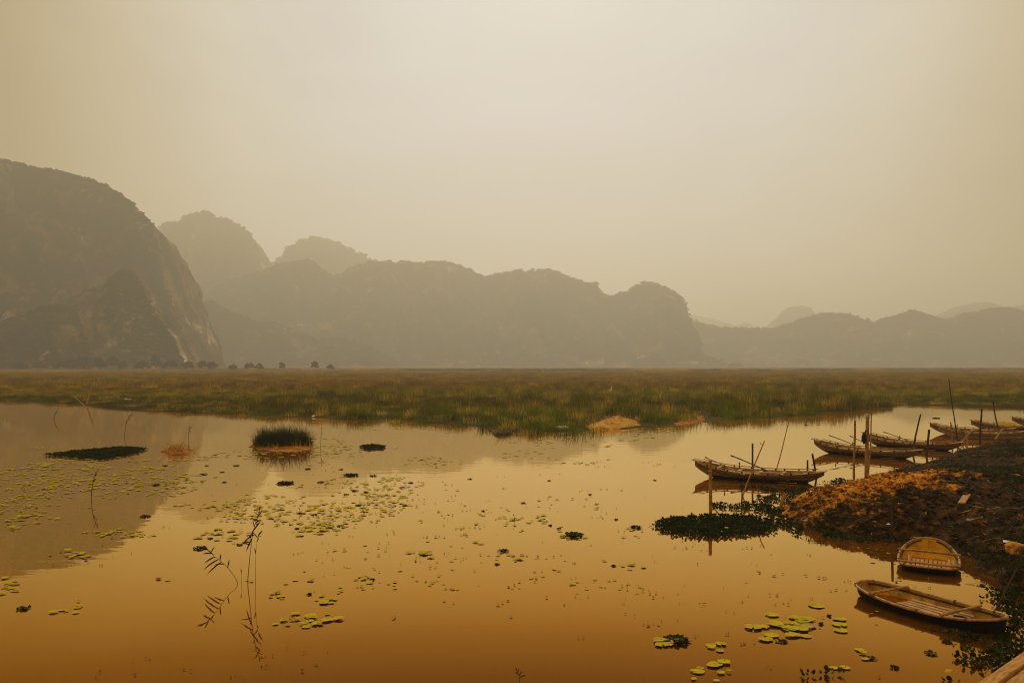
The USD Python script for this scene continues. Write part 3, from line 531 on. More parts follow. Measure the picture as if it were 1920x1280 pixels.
# ------------------------------------------------------------------ lily pads
def pad_mesh(r, R, n=11):
    "a round leaf with its notch, rim slightly raised"
    a0 = R.random() * 6.28; a = a0 + np.linspace(.16, 6.283 - .16, n)
    rr = r * (1 + .06 * R.normal(size=n)); zz = .003 + .012 * R.random(n) * (R.random() < .5) + .003 * R.random()
    rim = np.stack([rr * np.cos(a), rr * np.sin(a) * .95, zz + .006], -1)
    inn = np.stack([.5 * rr * np.cos(a), .5 * rr * np.sin(a) * .95, np.full(n, .006) + .5 * zz], -1)
    v = np.vstack([[0, 0, .004], inn, rim]); f = []
    for i in range(n - 1): f += [[0, 1 + i, 2 + i], [1 + i, 1 + n + i, 2 + n + i], [1 + i, 2 + n + i, 2 + i]]
    return v, np.array(f)
CL = [(1490, 1172, 86, 30, 30, 26, 'large cluster of yellow lily pads near the lower right'), (1242, 1206, 24, 9, 5, 20, 'yellow lily pads round the dense dark plant near the bottom edge'), (1340, 1213, 14, 6, 3, 22, 'few lily pads just above the scattered bottom pads'),
      (1338, 1248, 34, 26, 13, 22, 'scattered lily pads at the bottom edge left of the plant mats'), (1612, 1224, 18, 12, 4, 18, 'few lily pads right of the large yellow cluster'), (1577, 1254, 12, 5, 2, 20, 'pair of lily pads on the bottom plant mats'),
      (575, 1165, 50, 12, 20, 19, 'tight bright lily cluster right of the reed reflections'), (606, 1127, 27, 8, 9, 15, 'lily cluster above the tight bright cluster right of the reeds'), (523, 1113, 13, 9, 8, 14, 'small round lily cluster close to the reed stems'), (560, 1092, 22, 7, 4, 14, 'four loose lily pads right of the tall reed'),
      (692, 1085, 24, 7, 6, 15, 'short row of lily pads in the middle of the lower left water'), (800, 1038, 34, 9, 10, 14, 'lily cluster left of the middle of the lagoon'), (430, 1003, 52, 14, 26, 13, 'broad lily cluster behind the bent reed'), (588, 988, 56, 14, 28, 13, 'broad lily cluster right of the tall reed top'),
      (1080, 1004, 26, 11, 14, 12, 'ring of lily pads round the dark spreading plant'), (150, 1040, 46, 9, 17, 13, 'long lily cluster at the tip of the left hill reflection'), (14, 1096, 16, 17, 11, 13, 'lily cluster cut by the left edge'), (125, 1140, 50, 11, 8, 15, 'loose lily pads beside the lower left dark plant'),
      (308, 1086, 12, 6, 4, 12, 'tiny lily group left of the bent reed'), (1180, 1061, 22, 7, 7, 12, 'lily pads below the oval hyacinth mat'), (968, 1046, 14, 6, 4, 13, 'few lily pads below the leaning dark plant'), (890, 1017, 12, 3, 3, 11, 'thin lily group in mid lagoon'), (960, 973, 26, 6, 12, 10, 'faint lily group round the thin twig'),
      (1012, 972, 22, 6, 9, 10, 'faint lily group right of the thin twig'), (60, 968, 40, 10, 22, 11, 'dense lily group in the left dark reflection'), (20, 985, 26, 7, 18, 11, 'lily group at the left edge inside the hill reflection'), (470, 1092, 9, 5, 2, 13, 'two lily pads touching the reed stems'), (1185, 1000, 20, 8, 6, 10, 'pale lily pads beside the plant left of the oval mat')]
nleaf = 0
for k, (px, py, sx, sy, n, w, lab) in enumerate(CL):
    R = np.random.default_rng(700 + k); g = gnd(px, py); t = thing('water_lily', lab, 'water lily', g)
    for i in range(n):
        u = R.normal(size=2) * .55
        q = gnd(px + sx * np.clip(u[0], -1.2, 1.2), py + sy * np.clip(u[1], -1.2, 1.2)); r = w / 2 / F * q[1] * (.45 + .85 * R.random())
        v, f = pad_mesh(r, R); obj('leaf', (v + (q - g) + [0, 0, .004 * (i % 5)], f), M['pad' if R.random() < .9 else 'dead_pad'], t); nleaf += 1
def pads_field(name, n, region, label, seed, thr, w=(6, 14), m='pad'):
    R = np.random.default_rng(seed); parts = []; k = 0
    while k < n:
        px, py = region[0] + (region[2] - region[0]) * R.random(), region[1] + (region[3] - region[1]) * R.random() ** 1.1
        q = gnd(px, py)
        if fbm(np.array([q[0] * .33, q[1] * .22, seed]), 3, 4) < thr(px, py): continue
        r = (w[0] + (w[1] - w[0]) * R.random()) / 2 / F * q[1] * .9; r = min(r, .21)
        for _ in range(R.integers(1, 4)):
            v, f = pad_mesh(r * (.6 + .5 * R.random()), R, 8); o = R.normal(size=2) * r * 2.2; parts.append((v + [q[0] + o[0] * 1.5, q[1] + o[1], .003 * (k % 4)], f)); k += 1
    o = obj(name, join(parts), M[m]); return tag(o, label, 'lily pads', None, 'stuff')
pads_field('lily_pads', 1500, (-60, 838, 760, 1005), 'scattered yellow lily pads spread over the left half of the lagoon', 91, lambda x, y: .50 + .10 * max(0, (x - 520) / 240) + .06 * max(0, (y - 960) / 45))
pads_field('lily_pads', 260, (560, 790, 1250, 870), 'thin pale rows of lily pads along the marsh shore', 92, lambda x, y: .54)
pads_field('lily_pads', 220, (600, 860, 1260, 1120), 'few faint lily pads dotted over the middle of the lagoon', 93, lambda x, y: .55, (6, 11))
pads_field('withered_lily_pads', 110, (560, 1020, 1720, 1279), 'tiny withered leaves dotted over the near water', 94, lambda x, y: .44, (4, 9), 'dead_pad')

M['debris'] = mat('floating_debris', [(0.3, (.03, .018, .006)), (0.55, (.14, .07, .02)), (0.75, (.36, .22, .07))], scale=6, rough=.9, rand=.5)
pads_field('floating_debris', 420, (100, 860, 1760, 1279), 'fine brown debris floating on the near water', 95, lambda x, y: .47, (2, 5), 'debris')

# ------------------------------------------------------------------ reeds standing in the water
M['reed'] = mat('reed_stem', [(0.3, (.035, .028, .012)), (0.7, (.10, .07, .025))], scale=6, rough=0.6)
M['reed_leaf'] = mat('reed_leaf', [(0.3, (.025, .024, .010)), (0.7, (.07, .055, .02))], scale=4, rough=0.6, translucent=.2)
def reed(name, path_px, base_px, leaves, label, r=.008, each=True, cat='reed'):
    "stem through photo points at the distance of its foot; leaves: (fraction up, length px, angle deg in the picture)"
    g = gnd(*base_px); Yd = g[1]; pts = [g + [0, 0, -.25]] + [at(x, y, Yd + .15 * math.sin(i)) for i, (x, y) in enumerate(path_px)]
    pts = np.array(pts) - g
    u = np.linspace(0, 1, len(pts)); uu = np.linspace(0, 1, 14)
    pp = np.stack([np.interp(uu, u, pts[:, k]) for k in range(3)], -1)
    t = thing(name, label, cat, g); obj('stem', tube(pp, np.linspace(r, r * .35, 14), 6), M['reed'], t)
    allb = []
    for i, (fr, L, ang) in enumerate(leaves):
        p = np.array([np.interp(fr, uu, pp[:, k]) for k in range(3)]); Lm = L / F * Yd; a = math.radians(ang)
        d = np.array([math.cos(a), .5 * math.sin(i * 2.1), math.sin(a)]); d /= np.linalg.norm(d)
        sd = np.cross(d, [.2, 1, .3]); sd /= np.linalg.norm(sd)
        s = np.linspace(0, 1, 6); c = p + d * (Lm * s)[:, None] + np.array([0, 0, -1]) * (Lm * .22 * s ** 2)[:, None]
        wd = .009 * np.sin(np.pi * (.12 + .88 * s)) ** .7 * min(1.5, Lm / .22 + .5)
        v = np.vstack([c - sd * wd[:, None], c + sd * wd[:, None], c + np.cross(d, sd) * (wd * .5)[:, None]])
        f = []
        for q in range(5): f += [[q, q + 1, 13 + q], [q, 13 + q, 12 + q], [12 + q, 13 + q, 7 + q], [12 + q, 7 + q, 6 + q]]
        allb.append((v, np.array(f)))
        if each: obj('leaf', allb[-1], M['reed_leaf'], t)
    if not each and allb: obj('leaves', join(allb), M['reed_leaf'], t)
    return t
reed('reed', [(465, 1082), (467, 1060), (470, 1030), (474, 1000), (480, 975), (486, 958)], (464, 1092), [(.55, 22, 160), (.62, 30, 235), (.66, 24, 215), (.70, 30, 60), (.75, 16, 110), (.80, 22, 40), (.84, 14, 150), (.88, 18, 60), (.93, 14, 120), (.97, 12, 40), (1.0, 14, 85), (.72, 18, 250)], 'tallest upright leafy reed standing in the lower left water')
reed('reed', [(479, 1080), (479, 1050), (481, 1020), (485, 1000)], (478, 1096), [(.6, 16, 100), (.8, 14, 80), (.95, 22, 55), (.9, 18, 125)], 'thinner upright reed just right of the tallest reed', .005)
reed('reed', [(444, 1086), (434, 1072), (424, 1060), (412, 1050), (400, 1040), (388, 1030)], (449, 1094), [(.45, 20, 80), (.55, 26, 178), (.62, 30, 212), (.70, 32, 205), (.78, 30, 200), (.66, 22, 75), (.82, 20, 130), (.88, 22, 175), (.95, 18, 110), (1.0, 24, 150), (.9, 16, 70)], 'bent reed leaning left over the lower left water', .006)
reed('reed', [(453, 1080), (452, 1066)], (453, 1095), [(.7, 12, 95)], 'short thin shoot between the bent reed and the tall reeds', .004)
reed('reed', [(172, 925), (174, 905), (179, 890), (182, 884)], (170, 936), [(.5, 14, 60), (.6, 10, 120), (.7, 12, 50), (.8, 10, 110), (.9, 10, 70), (.35, 12, 20), (.3, 10, 150)], 'dark thin reed among lily pads in the left reflection', .012, False)
reed('reed', [(354, 812), (356, 800)], (354, 824), [(.5, 8, 60), (.7, 8, 110), (.9, 8, 75), (.8, 10, 50)], 'thin dry reed just left of the grass islet', .014, False)
reed('reed', [(236, 798), (241, 782), (246, 776)], (232, 818), [(.5, 12, 50), (.7, 12, 120), (.85, 12, 30), (.4, 10, 90), (.6, 16, 60)], 'faint leafy reed in the far left water', .013, False)
reed('reed', [(103, 776), (110, 766)], (100, 786), [(.5, 10, 40), (.7, 10, 120), (.9, 9, 60), (.4, 8, 80)], 'farthest thin reed in the left water', .02, False)
reed('reed', [(602, 815), (604, 800)], (601, 838), [(.5, 8, 60), (.8, 8, 100)], 'thin stalk right of the grass islet', .012, False)
reed('reed', [(964, 968), (963, 962)], (965, 979), [(.4, 6, 60), (.6, 5, 120)], 'thin twig poking from the middle of the lagoon', .006, False, 'twig')
reed('reed', [(974, 1272), (971, 1262), (968, 1254)], (977, 1286), [(.4, 16, 35), (.5, 14, 60), (.6, 14, 120), (.75, 10, 70), (.9, 8, 110)], 'leafy twig rising at the bottom edge of the picture', .005, False, 'twig')
reed('reed', [(562, 950)], (563, 962), [(.6, 8, 60), (.8, 8, 120), (.4, 8, 30)], 'tiny leafy shoot right of the tallest reed', .006, False, 'shoot')
# ------------------------------------------------------------------ mud bank on the right
BANK = Polygon([(7.3, 21.9), (7.15, 20.9), (7.24, 20.2), (7.75, 18.95), (8.25, 18.45), (8.95, 18.2), (9.35, 17.6), (9.5, 16.9), (9.25, 15.8), (9.05, 14.6), (9.2, 13.6), (10.2, 12.6), (12, 11.5), (30, 9), (60, 14), (60, 62), (45, 53), (35, 47), (30, 43), (25.6, 39.4), (21.3, 36.3), (17.7, 32.8), (14.6, 28.9), (12.6, 27.0), (11.0, 25.6), (9.7, 24.2), (8.4, 22.9)])
bx, by = np.arange(6.3, 46, .11), np.concatenate([np.arange(10.5, 34, .11), np.arange(34, 58, .22)])
BX, BY = np.meshgrid(bx, by, indexing='ij')
def bank_depth(X, Y):
    p = shapely.points(X, Y)
    d = np.where(shapely.contains(BANK, p), 1, -1) * shapely.distance(BANK.exterior, p)
    q = np.stack([X, Y, 0 * X], -1)
    return d + .45 * (fbm(q * 1.1, 3, 201) - .5) + .2 * (fbm(q * 4, 2, 202) - .5)
def bank_height(X, Y):
    d = bank_depth(X, Y); q = np.stack([X, Y, 0 * X], -1)
    h = np.where(d > 0, 1.12 * (1 - np.exp(-np.maximum(d, 0) / 1.5)), .5 * d)
    on = np.clip(d / .6, 0, 1)
    lump = .34 * (fbm(q * .8, 3, 203) - .45) + .20 * (fbm(q * 2.4, 3, 204) - .5) + .20 * (1 - abs(2 * fbm(q * 3.6, 3, 205) - 1) - .6) + .05 * (fbm(q * 12, 2, 206) - .5)
    return h + on * lump * np.interp(X, [7, 14, 25], [1.0, .8, .6]), d
BZ, BD = bank_height(BX, BY)
f = grid_faces(len(bx), len(by)); keep = (BD.ravel()[f] > -.5).any(1); f = f[keep]
uq, inv = np.unique(f, return_inverse=True)
v = np.stack([BX, BY, BZ], -1).reshape(-1, 3)[uq]
M['bank'] = usdkit.material(stage, '/World/Looks/bank_soil', {
    'g': ('geometry', {}), 'n': ('noise_texture', {'scale': 1.5, 'detail': 8, 'roughness': 0.68}), 'n2': ('noise_texture', {'scale': 3.6, 'detail': 8, 'roughness': 0.72}),
    'c': ('vector_math', {'math_type': 'subtract', 'vector2': (9.3, 21.9, .4)}), 'cs': ('mapping', {'scale': (.40, .46, .0), 'rotation': (0.0, 0.0, -0.5)}), 'ln': ('vector_math', {'math_type': 'length'}),
    'a': ('math', {'math_type': 'multiply_add', 'value2': 3.0, 'value3': -1.5}), 'ad': ('math', {'math_type': 'add'}),
    'clay': ('rgb_ramp', {'ramp': [(0.33, (.012, .006, .002)), (0.42, (.12, .036, .003)), (0.50, (.44, .155, .008)), (0.60, (.66, .28, .014)), (0.74, (.74, .38, .03))]}),
    'soil': ('rgb_ramp', {'ramp': [(0.3, (.006, .005, .002)), (0.45, (.018, .012, .004)), (0.56, (.05, .024, .007)), (0.66, (.15, .060, .016)), (.8, (.26, .11, .03))]}),
    'mk': ('map_range', {'from_min': 0.80, 'from_max': 1.12, 'to_min': 0, 'to_max': 1, 'clamp': True}), 'mx': ('mix_color', {}),
    'b': ('bump', {'strength': 0.9, 'distance': 0.05}), 'p': ('principled_bsdf', {'roughness': 0.95, 'specular_ior_level': 0.05})},
    [('g.position', 'n.vector'), ('g.position', 'n2.vector'), ('g.position', 'c.vector1'), ('c.vector', 'cs.vector'), ('cs.vector', 'ln.vector1'), ('n.fac', 'a.value1'), ('ln.value', 'ad.value1'), ('a.value', 'ad.value2'),
     ('n2.fac', 'clay.fac'), ('n2.fac', 'soil.fac'), ('ad.value', 'mk.value'), ('mk.result', 'mx.fac'), ('clay.color', 'mx.a'), ('soil.color', 'mx.b'), ('mx.result', 'p.base_color'), ('n2.fac', 'b.height'), ('b.normal', 'p.normal')], surface='p.BSDF')
o = obj('mud_bank', (v, inv.reshape(-1, 3)), M['bank'], smooth=True)
tag(o, 'dark mud bank with bare orange clay at its tip', 'bank', None, 'structure')
def on_bank(px, py, z=.5):
    "the bank surface under a photo pixel"
    for _ in range(40):
        g = gnd(px, py, z); h = float(bank_height(np.array([g[0]]), np.array([g[1]]))[0][0]); z += .4 * (h - z)
    g = gnd(px, py, z); return np.array([g[0], g[1], h])
def bank_points(n, seed, cond):
    R = np.random.default_rng(seed); out = []
    while len(out) < n:
        y = 12 + 40 * R.random(4000) ** 1.6; x = 7 + (min(38, 40) - 7) * R.random(4000)
        vis = (x < .95 * y + 4)
        x, y = x[vis], y[vis]; h, d = bank_height(x, y); r = cond(x, y, d, h) > R.random(len(x))
        out += list(np.stack([x, y, h], -1)[r])
    return np.array(out[:n])
# clods of clay and soil, low grass, dead stalks and leaf litter
def rock(seed):
    m = trimesh.creation.icosphere(1); v = np.array(m.vertices); v = v * (1 + .7 * (fbm(v * 1.3 + seed * 7, 2, seed)[:, None] - .5)) * [1, .85, .6]; return v, np.array(m.faces)
cp = bank_points(2600, 301, lambda x, y, d, h: (d > .05) * np.exp(-(((x - 9.4) / 2.2) ** 2 + ((y - 20.6) / 2.6) ** 2)))
R = np.random.default_rng(302)

instancer('clay_clods', [(rock(k), M['bank']) for k in range(4)], cp, R.random(len(cp)) * 6.28, .018 + .075 * R.random(len(cp)) ** 2.5, R.integers(0, 4, len(cp)), 'loose clods of orange clay lying on the tip of the mud bank', 'clods')
M['bank_grass'] = mat('bank_grass', [(0.3, (.020, .028, .003)), (0.55, (.055, .062, .006)), (0.75, (.10, .09, .010))], scale=.9, rough=.8, spec=.05, rand=.4, translucent=.15)
gp = bank_points(7600, 303, lambda x, y, d, h: (d > .15) * np.clip(1.9 * noise(np.stack([x * .45, y * .45, 0 * x], -1), 33) - .55 + .35 * (y > 24) * (h > .75), 0, 1) * (1 - .80 * np.exp(-(((x - 9.0) / 2.0) ** 2 + ((y - 21.2) / 2.4) ** 2))) / np.maximum(1, y / 22))
n = len(gp)
instancer('bank_grass', [(tuft(310 + k, 30, .18, .085, .012, 1.1), M['bank_grass']) for k in range(3)], gp - [0, 0, .02], rng.random(n) * 6, .6 + .8 * rng.random(n), rng.integers(0, 3, n), 'low dark grass and weeds creeping over the mud bank', 'grass')
M['litter'] = mat('leaf_litter', [(0.3, (.05, .018, .005)), (0.5, (.14, .05, .014)), (0.65, (.28, .13, .04)), (0.8, (.5, .36, .18))], scale=9.0, rough=.8, spec=.1, rand=.4)
def scraps(n, seed, cond, l, w, label, name, m, cat='litter'):
    p = bank_points(n, seed, cond); R = np.random.default_rng(seed + 1); parts = []
    for q in p:
        a, L, W_ = R.random() * 6.28, l * (.5 + R.random()), w * (.5 + R.random()); t = np.array([math.cos(a), math.sin(a), .5 * (R.random() - .4)]); s = np.array([-math.sin(a), math.cos(a), .3 * R.normal()])
        c = q + [0, 0, .03]; k = .3 * W_ * R.random()
        parts.append((np.array([c - t * L / 2, c + s * W_ / 2 + [0, 0, k], c + t * L / 2, c - s * W_ / 2 + [0, 0, k], c - [0, 0, k * .5]]), np.array([[4, 0, 1], [4, 1, 2], [4, 2, 3], [4, 3, 0]])))
    o = obj(name, join(parts), m); return tag(o, label, cat, None, 'stuff')
scraps(3400, 321, lambda x, y, d, h: (d > .3) * (h > .55) * np.clip(2.0 * noise(np.stack([x * .3, y * .3, 0 * x], -1), 44) - .45, 0, 1) / np.maximum(1, y / 24), .10, .05, 'reddish dead leaves and scraps scattered over the top of the bank', 'leaf_litter', M['litter'])
scraps(800, 323, lambda x, y, d, h: (d > .0) * (d < 1.6) * (y < 30) * .5, .26, .016, 'thin dry stalks lying over the slope of the bank', 'dry_stalks', M['straw'])
scraps(900, 325, lambda x, y, d, h: (y > 30) * (h > .7) * np.exp(-((y - 36 - .25 * (x - 22)) / 2.2) ** 2), .22, .10, 'pale dry reed litter along the far top of the bank', 'reed_litter', M['straw'])

# ------------------------------------------------------------------ wood and cane
def wood(name, stops, grain=(1, 1, 1), scale=5.0, rough=.75, bump=.004, rand=.15):
    return mat(name, stops, scale=scale, rough=rough, detail=7, stretch=grain, coords='obj', bump=bump, spec=.15, rand=rand)
M['hull_wood'] = wood('weathered_hull', [(.3, (.08, .040, .014)), (.5, (.24, .13, .045)), (.68, (.40, .24, .09)), (.8, (.50, .33, .14))], (1.2, 7, 7), 4)
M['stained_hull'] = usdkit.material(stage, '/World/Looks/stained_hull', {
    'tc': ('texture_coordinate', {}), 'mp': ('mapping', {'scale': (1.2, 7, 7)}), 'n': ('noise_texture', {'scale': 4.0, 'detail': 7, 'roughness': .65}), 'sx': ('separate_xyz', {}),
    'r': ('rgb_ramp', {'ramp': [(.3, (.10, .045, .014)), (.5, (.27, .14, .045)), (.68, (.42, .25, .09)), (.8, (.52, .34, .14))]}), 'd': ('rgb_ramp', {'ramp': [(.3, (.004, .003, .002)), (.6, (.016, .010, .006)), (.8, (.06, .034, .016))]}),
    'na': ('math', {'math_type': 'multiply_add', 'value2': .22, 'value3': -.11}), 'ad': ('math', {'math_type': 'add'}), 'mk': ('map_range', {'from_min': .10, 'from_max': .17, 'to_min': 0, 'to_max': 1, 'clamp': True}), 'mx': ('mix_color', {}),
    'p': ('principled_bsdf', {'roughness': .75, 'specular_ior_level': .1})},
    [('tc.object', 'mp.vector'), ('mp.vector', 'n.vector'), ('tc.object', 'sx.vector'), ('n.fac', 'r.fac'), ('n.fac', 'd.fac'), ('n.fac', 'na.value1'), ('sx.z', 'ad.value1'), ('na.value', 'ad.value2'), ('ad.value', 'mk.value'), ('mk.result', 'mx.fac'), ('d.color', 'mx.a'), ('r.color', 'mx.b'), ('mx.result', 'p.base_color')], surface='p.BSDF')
M['deck_wood'] = wood('bleached_planks', [(.3, (.22, .12, .045)), (.5, (.46, .28, .11)), (.7, (.62, .42, .19))], (1.2, 8, 8), 5)
M['cane'] = wood('bamboo_cane', [(.3, (.16, .065, .012)), (.5, (.40, .19, .035)), (.7, (.55, .30, .065))], (1, 1, 1), 9, .55)
M['dark_cane'] = wood('dark_cane', [(.3, (.030, .016, .008)), (.6, (.085, .045, .02)), (.75, (.15, .085, .035))], (1, 1, 1), 9, .7)
M['basket'] = usdkit.material(stage, '/World/Looks/basket_weave', {
    'tc': ('texture_coordinate', {}), 'n': ('noise_texture', {'scale': 5.0, 'detail': 7, 'roughness': .62}), 'w': ('wave_texture', {'scale': 16.0, 'distortion': .6, 'bands_direction': 'x'}), 'w2': ('wave_texture', {'scale': 16.0, 'distortion': .6, 'bands_direction': 'y'}),
    'r': ('rgb_ramp', {'ramp': [(.28, (.16, .06, .006)), (.45, (.46, .22, .028)), (.6, (.62, .32, .045)), (.78, (.70, .42, .08))]}), 'm': ('math', {'math_type': 'multiply'}),
    'mr': ('map_range', {'from_min': 0, 'from_max': 1, 'to_min': .8, 'to_max': 1.08}), 'ml': ('vector_math', {'math_type': 'scale'}), 'b': ('bump', {'strength': .8, 'distance': .006}), 'p': ('principled_bsdf', {'roughness': .8, 'specular_ior_level': .12})},
    [('tc.object', 'n.vector'), ('tc.object', 'w.vector'), ('tc.object', 'w2.vector'), ('n.fac', 'r.fac'), ('w.fac', 'm.value1'), ('w2.fac', 'm.value2'), ('m.value', 'mr.value'), ('r.color', 'ml.vector1'), ('mr.result', 'ml.scale'), ('ml.vector', 'p.base_color'), ('m.value', 'b.height'), ('b.normal', 'p.normal')], surface='p.BSDF')
M['yellow_basket'] = wood('yellow_varnished_weave', [(.3, (.52, .20, .003)), (.55, (.78, .37, .005)), (.75, (.85, .48, .012))], (1, 1, 1), 6, .6)
M['tar'] = wood('tarred_hull', [(.3, (.004, .003, .002)), (.6, (.014, .009, .006)), (.8, (.05, .028, .014))], (1.2, 6, 6), 4, .7)  # tar, with the shade of the backlit outer side put into its near-black colour
M['rope'] = wood('rope', [(.3, (.10, .065, .03)), (.7, (.24, .17, .09))], (1, 1, 1), 30, .9)

def hull_shell(L, B, beam, sheer, keel, n=40, m=13, th=.028, flat=.62, flare=1.0):
    "closed shell of a boat: outer skin, rim, inner skin"
    s = np.linspace(-1, 1, n); u = np.linspace(-1, 1, m)
    rows = []
    for k in range(n):
        b, zt, zk = beam(s[k]) * B / 2, sheer(s[k]), keel(s[k])
        a = abs(u); yy = np.sign(u) * b * np.where(a < .5, a / .5 * flat, flat + (1 - flat) * ((a - .5) / .5) ** (1 / flare))
        zz = zk + (zt - zk) * np.where(a < .5, .06 * (a / .5) ** 2, .06 + .94 * ((a - .5) / .5) ** 1.25)
        out = np.stack([np.full(m, s[k] * L / 2), yy, zz], -1)
        sh = max(.05, 1 - th / max(b, .05))
        inn = np.stack([np.full(m, s[k] * (L / 2 - th)), yy * sh, np.maximum(zz + th * (1 - a * .85), zz)], -1)
        inn[[0, -1], 2] = zz[[0, -1]]
        rows.append(np.vstack([out, inn[::-1]]))
    G = np.array(rows); f = grid_faces(n, m)
    return (G[:, :m].reshape(-1, 3), f[:, ::-1]), G[:, m:]
def skin(G, i0, i1):
    return G[i0:i1].reshape(-1, 3), grid_faces(i1 - i0, G.shape[1])

def sampan(loc, rz, L, B, label, seed=0, lift=0.0, planks=True, detail=True, tarp=None, hullmat='stained_hull', roll=0.0):
    R = np.random.default_rng(seed)
    beam = lambda s: (1 - abs(s) ** 2.3) ** .75 * .97 + .14 * abs(s) ** 4
    sheer = lambda s: .27 + (.30 * s ** 2.4 if s > 0 else .15 * (-s) ** 2.4)
    keel = lambda s: -.09 + (.44 * max(0, (abs(s) - .45) / .55) ** 1.8 if s > 0 else .38 * max(0, (abs(s) - .5) / .5) ** 1.8)
    t = thing('sampan', label, 'boat', np.asarray(loc) + [0, 0, lift], rz, 'sampans moored along the bank')
    outer, G = hull_shell(L, B, beam, sheer, keel)
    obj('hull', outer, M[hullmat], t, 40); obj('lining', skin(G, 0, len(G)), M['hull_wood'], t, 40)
    def edge(s, side, off=0.0, dz=0.0): return np.array([s * L / 2, side * (beam(s) * B / 2 + off), sheer(s) + dz])
    for side in (-1, 1):
        ss = np.linspace(-.985, 1.0, 26)
        obj('gunwale', tube([edge(s, side, .004, .006) for s in ss], .022, 6), M['deck_wood'], t)
        ss = np.linspace(-.9, .9, 20)
        obj('side_rail', tube([edge(s, side, .045, .075 + .004 * math.sin(9 * s)) for s in ss], .016, 6), M['cane'], t)
        for s in np.linspace(-.8, .8, 9) + .03 * R.normal(size=9):
            p = edge(s, side, .030, 0); obj('rail_block', boxm(p + [0, 0, .036], (.05, .045, .075), 0, 0, .006), M['dark_cane'], t)
        ss = np.linspace(-.93, .95, 24)
        obj('rubbing_strake', tube([np.array([s * L / 2, side * (beam(s) * B / 2 * .955 + .012), sheer(s) - .10]) for s in ss], .018, 5), M['dark_cane'], t)
    for s in (-.72, -.38, -.02, .30, .62):
        p0, p1 = edge(s, -1, .0, -.02), edge(s, 1, .0, -.02)
        obj('thwart', boxm((p0 + p1) / 2, (.13, np.linalg.norm(p1 - p0) * .98, .026), 0, 0, .006), M['deck_wood'], t)
    ss = [.90, .995]
    obj('stem_board', boxm((.955 * L / 2, 0, sheer(.955) + .025), (.085 * L, beam(.955) * B * 1.15, .03), 0, -.22, .006), M['deck_wood'], t)
    obj('stern_board', boxm((-.955 * L / 2, 0, sheer(-.955) + .02), (.085 * L, beam(.955) * B * 1.15, .03), 0, .12, .006), M['deck_wood'], t)
    if planks:
        for i, y in enumerate(np.linspace(-.30, .30, 6)):
            obj('floor_plank', boxm((-.10 * L + .03 * R.normal(), y * B, .03 + .004 * R.random()), (.42 * L * (.9 + .15 * R.random()), .085 * B, .018), .015 * R.normal(), 0, .004), M['deck_wood'], t)
        obj('seat_board', boxm((.14 * L, .02, .235), (.30 * L, .26 * B, .02), .16, -.05, .005), M['deck_wood'], t)
        obj('loose_board', boxm((-.2 * L, -.12 * B, .27), (.46 * L, .10, .018), -.07, .02, .005), M['deck_wood'], t)
    # thole posts for the oars
    for s, side in ((.46, 1), (.34, -1)):
        p = edge(s, side, -.01, -.05); tp = obj('thole_post', tube([p, p + [.0, 0, .16], p + [.01, side * .01, .27]], [.018, .016, .014], 6), M['dark_cane'], t)
        obj('oar_lashing', tube([p + [.03 * math.cos(a), .03 * math.sin(a), .19 + .004 * a] for a in np.linspace(0, 14, 30)], .007, 5), M['rope'], tp)
    return t
def oar(a, b, label, seed, m='cane', r=.019):
    a, b = np.asarray(a, float), np.asarray(b, float)
    t = thing('oar', label, 'oar', a)
    d = b - a; L = np.linalg.norm(d); d = d / L
    obj('shaft', bamboo([0, 0, 0], b - a, r, .006, seed, .6, .85, 7), M[m], t)
    obj('grip', tube([d * (-.02), d * .11], [r * 1.25, r * 1.2], 7), M['dark_cane'], t)
    sd = np.cross(d, [0, 0, 1]); sd /= np.linalg.norm(sd); up = np.cross(sd, d)
    u = np.array([0, .06, .3, .42]); w = np.array([.02, .05, .065, .035])
    c = (b - a) + d * (u - .30)[:, None]
    v = np.vstack([c - sd * w[:, None] + up * .008, c + sd * w[:, None] + up * .008, c - sd * w[:, None] - up * .008, c + sd * w[:, None] - up * .008]); f = []
    for i in range(3):
        f += [[i, i + 1, 5 + i], [i, 5 + i, 4 + i], [8 + i, 12 + i, 13 + i], [8 + i, 13 + i, 9 + i], [i, 8 + i, 9 + i], [i, 9 + i, i + 1], [4 + i, 5 + i, 13 + i], [4 + i, 13 + i, 12 + i]]
    f += [[0, 4, 12], [0, 12, 8], [3, 11, 15], [3, 15, 7]]
    obj('oar_blade', (v, np.array(f)), M['deck_wood'], t)
    return t
def local(loc, rz, p):
    a = math.radians(rz); c, s = math.cos(a), math.sin(a)
    return np.asarray(loc, float) + [p[0] * c - p[1] * s, p[0] * s + p[1] * c, p[2]]

BA, BAr = (8.55, 27.75, 0), 152.0
sampan(BA, BAr, 4.35, 1.34, 'nearest wooden sampan lying broadside beyond the oval plant mat', 401)
oar(at(1323, 857, 29.6), at(1392, 888, 27.3), 'pale oar laid over the bow of the nearest sampan', 411)
oar(at(1371, 854, 29.2), at(1450, 886, 28.0), 'dark oar slanting up from the middle of the nearest sampan', 412, 'dark_cane', .021)
BB, BBr = (15.55, 35.1, 0), 133.0
sampan(BB, BBr, 4.6, 1.28, 'second sampan tied behind the two tall poles by the bank', 402)
oar(at(1555, 816, 36.4), at(1618, 840, 35.2), 'oar resting on the bow of the second sampan', 413, 'dark_cane')
oar(at(1594, 817, 36.6), at(1650, 843, 35.3), 'oar crossing the middle of the second sampan behind the thin pole', 414)
BC, BCr = (19.2, 38.4, 0), 128.0
sampan(BC, BCr, 4.6, 1.28, 'third sampan moored just beyond the second with its stern at the bank', 403)
oar(at(1637, 815, 40.0), at(1705, 836, 38.4), 'oar resting on the bow of the third sampan', 415, 'dark_cane')
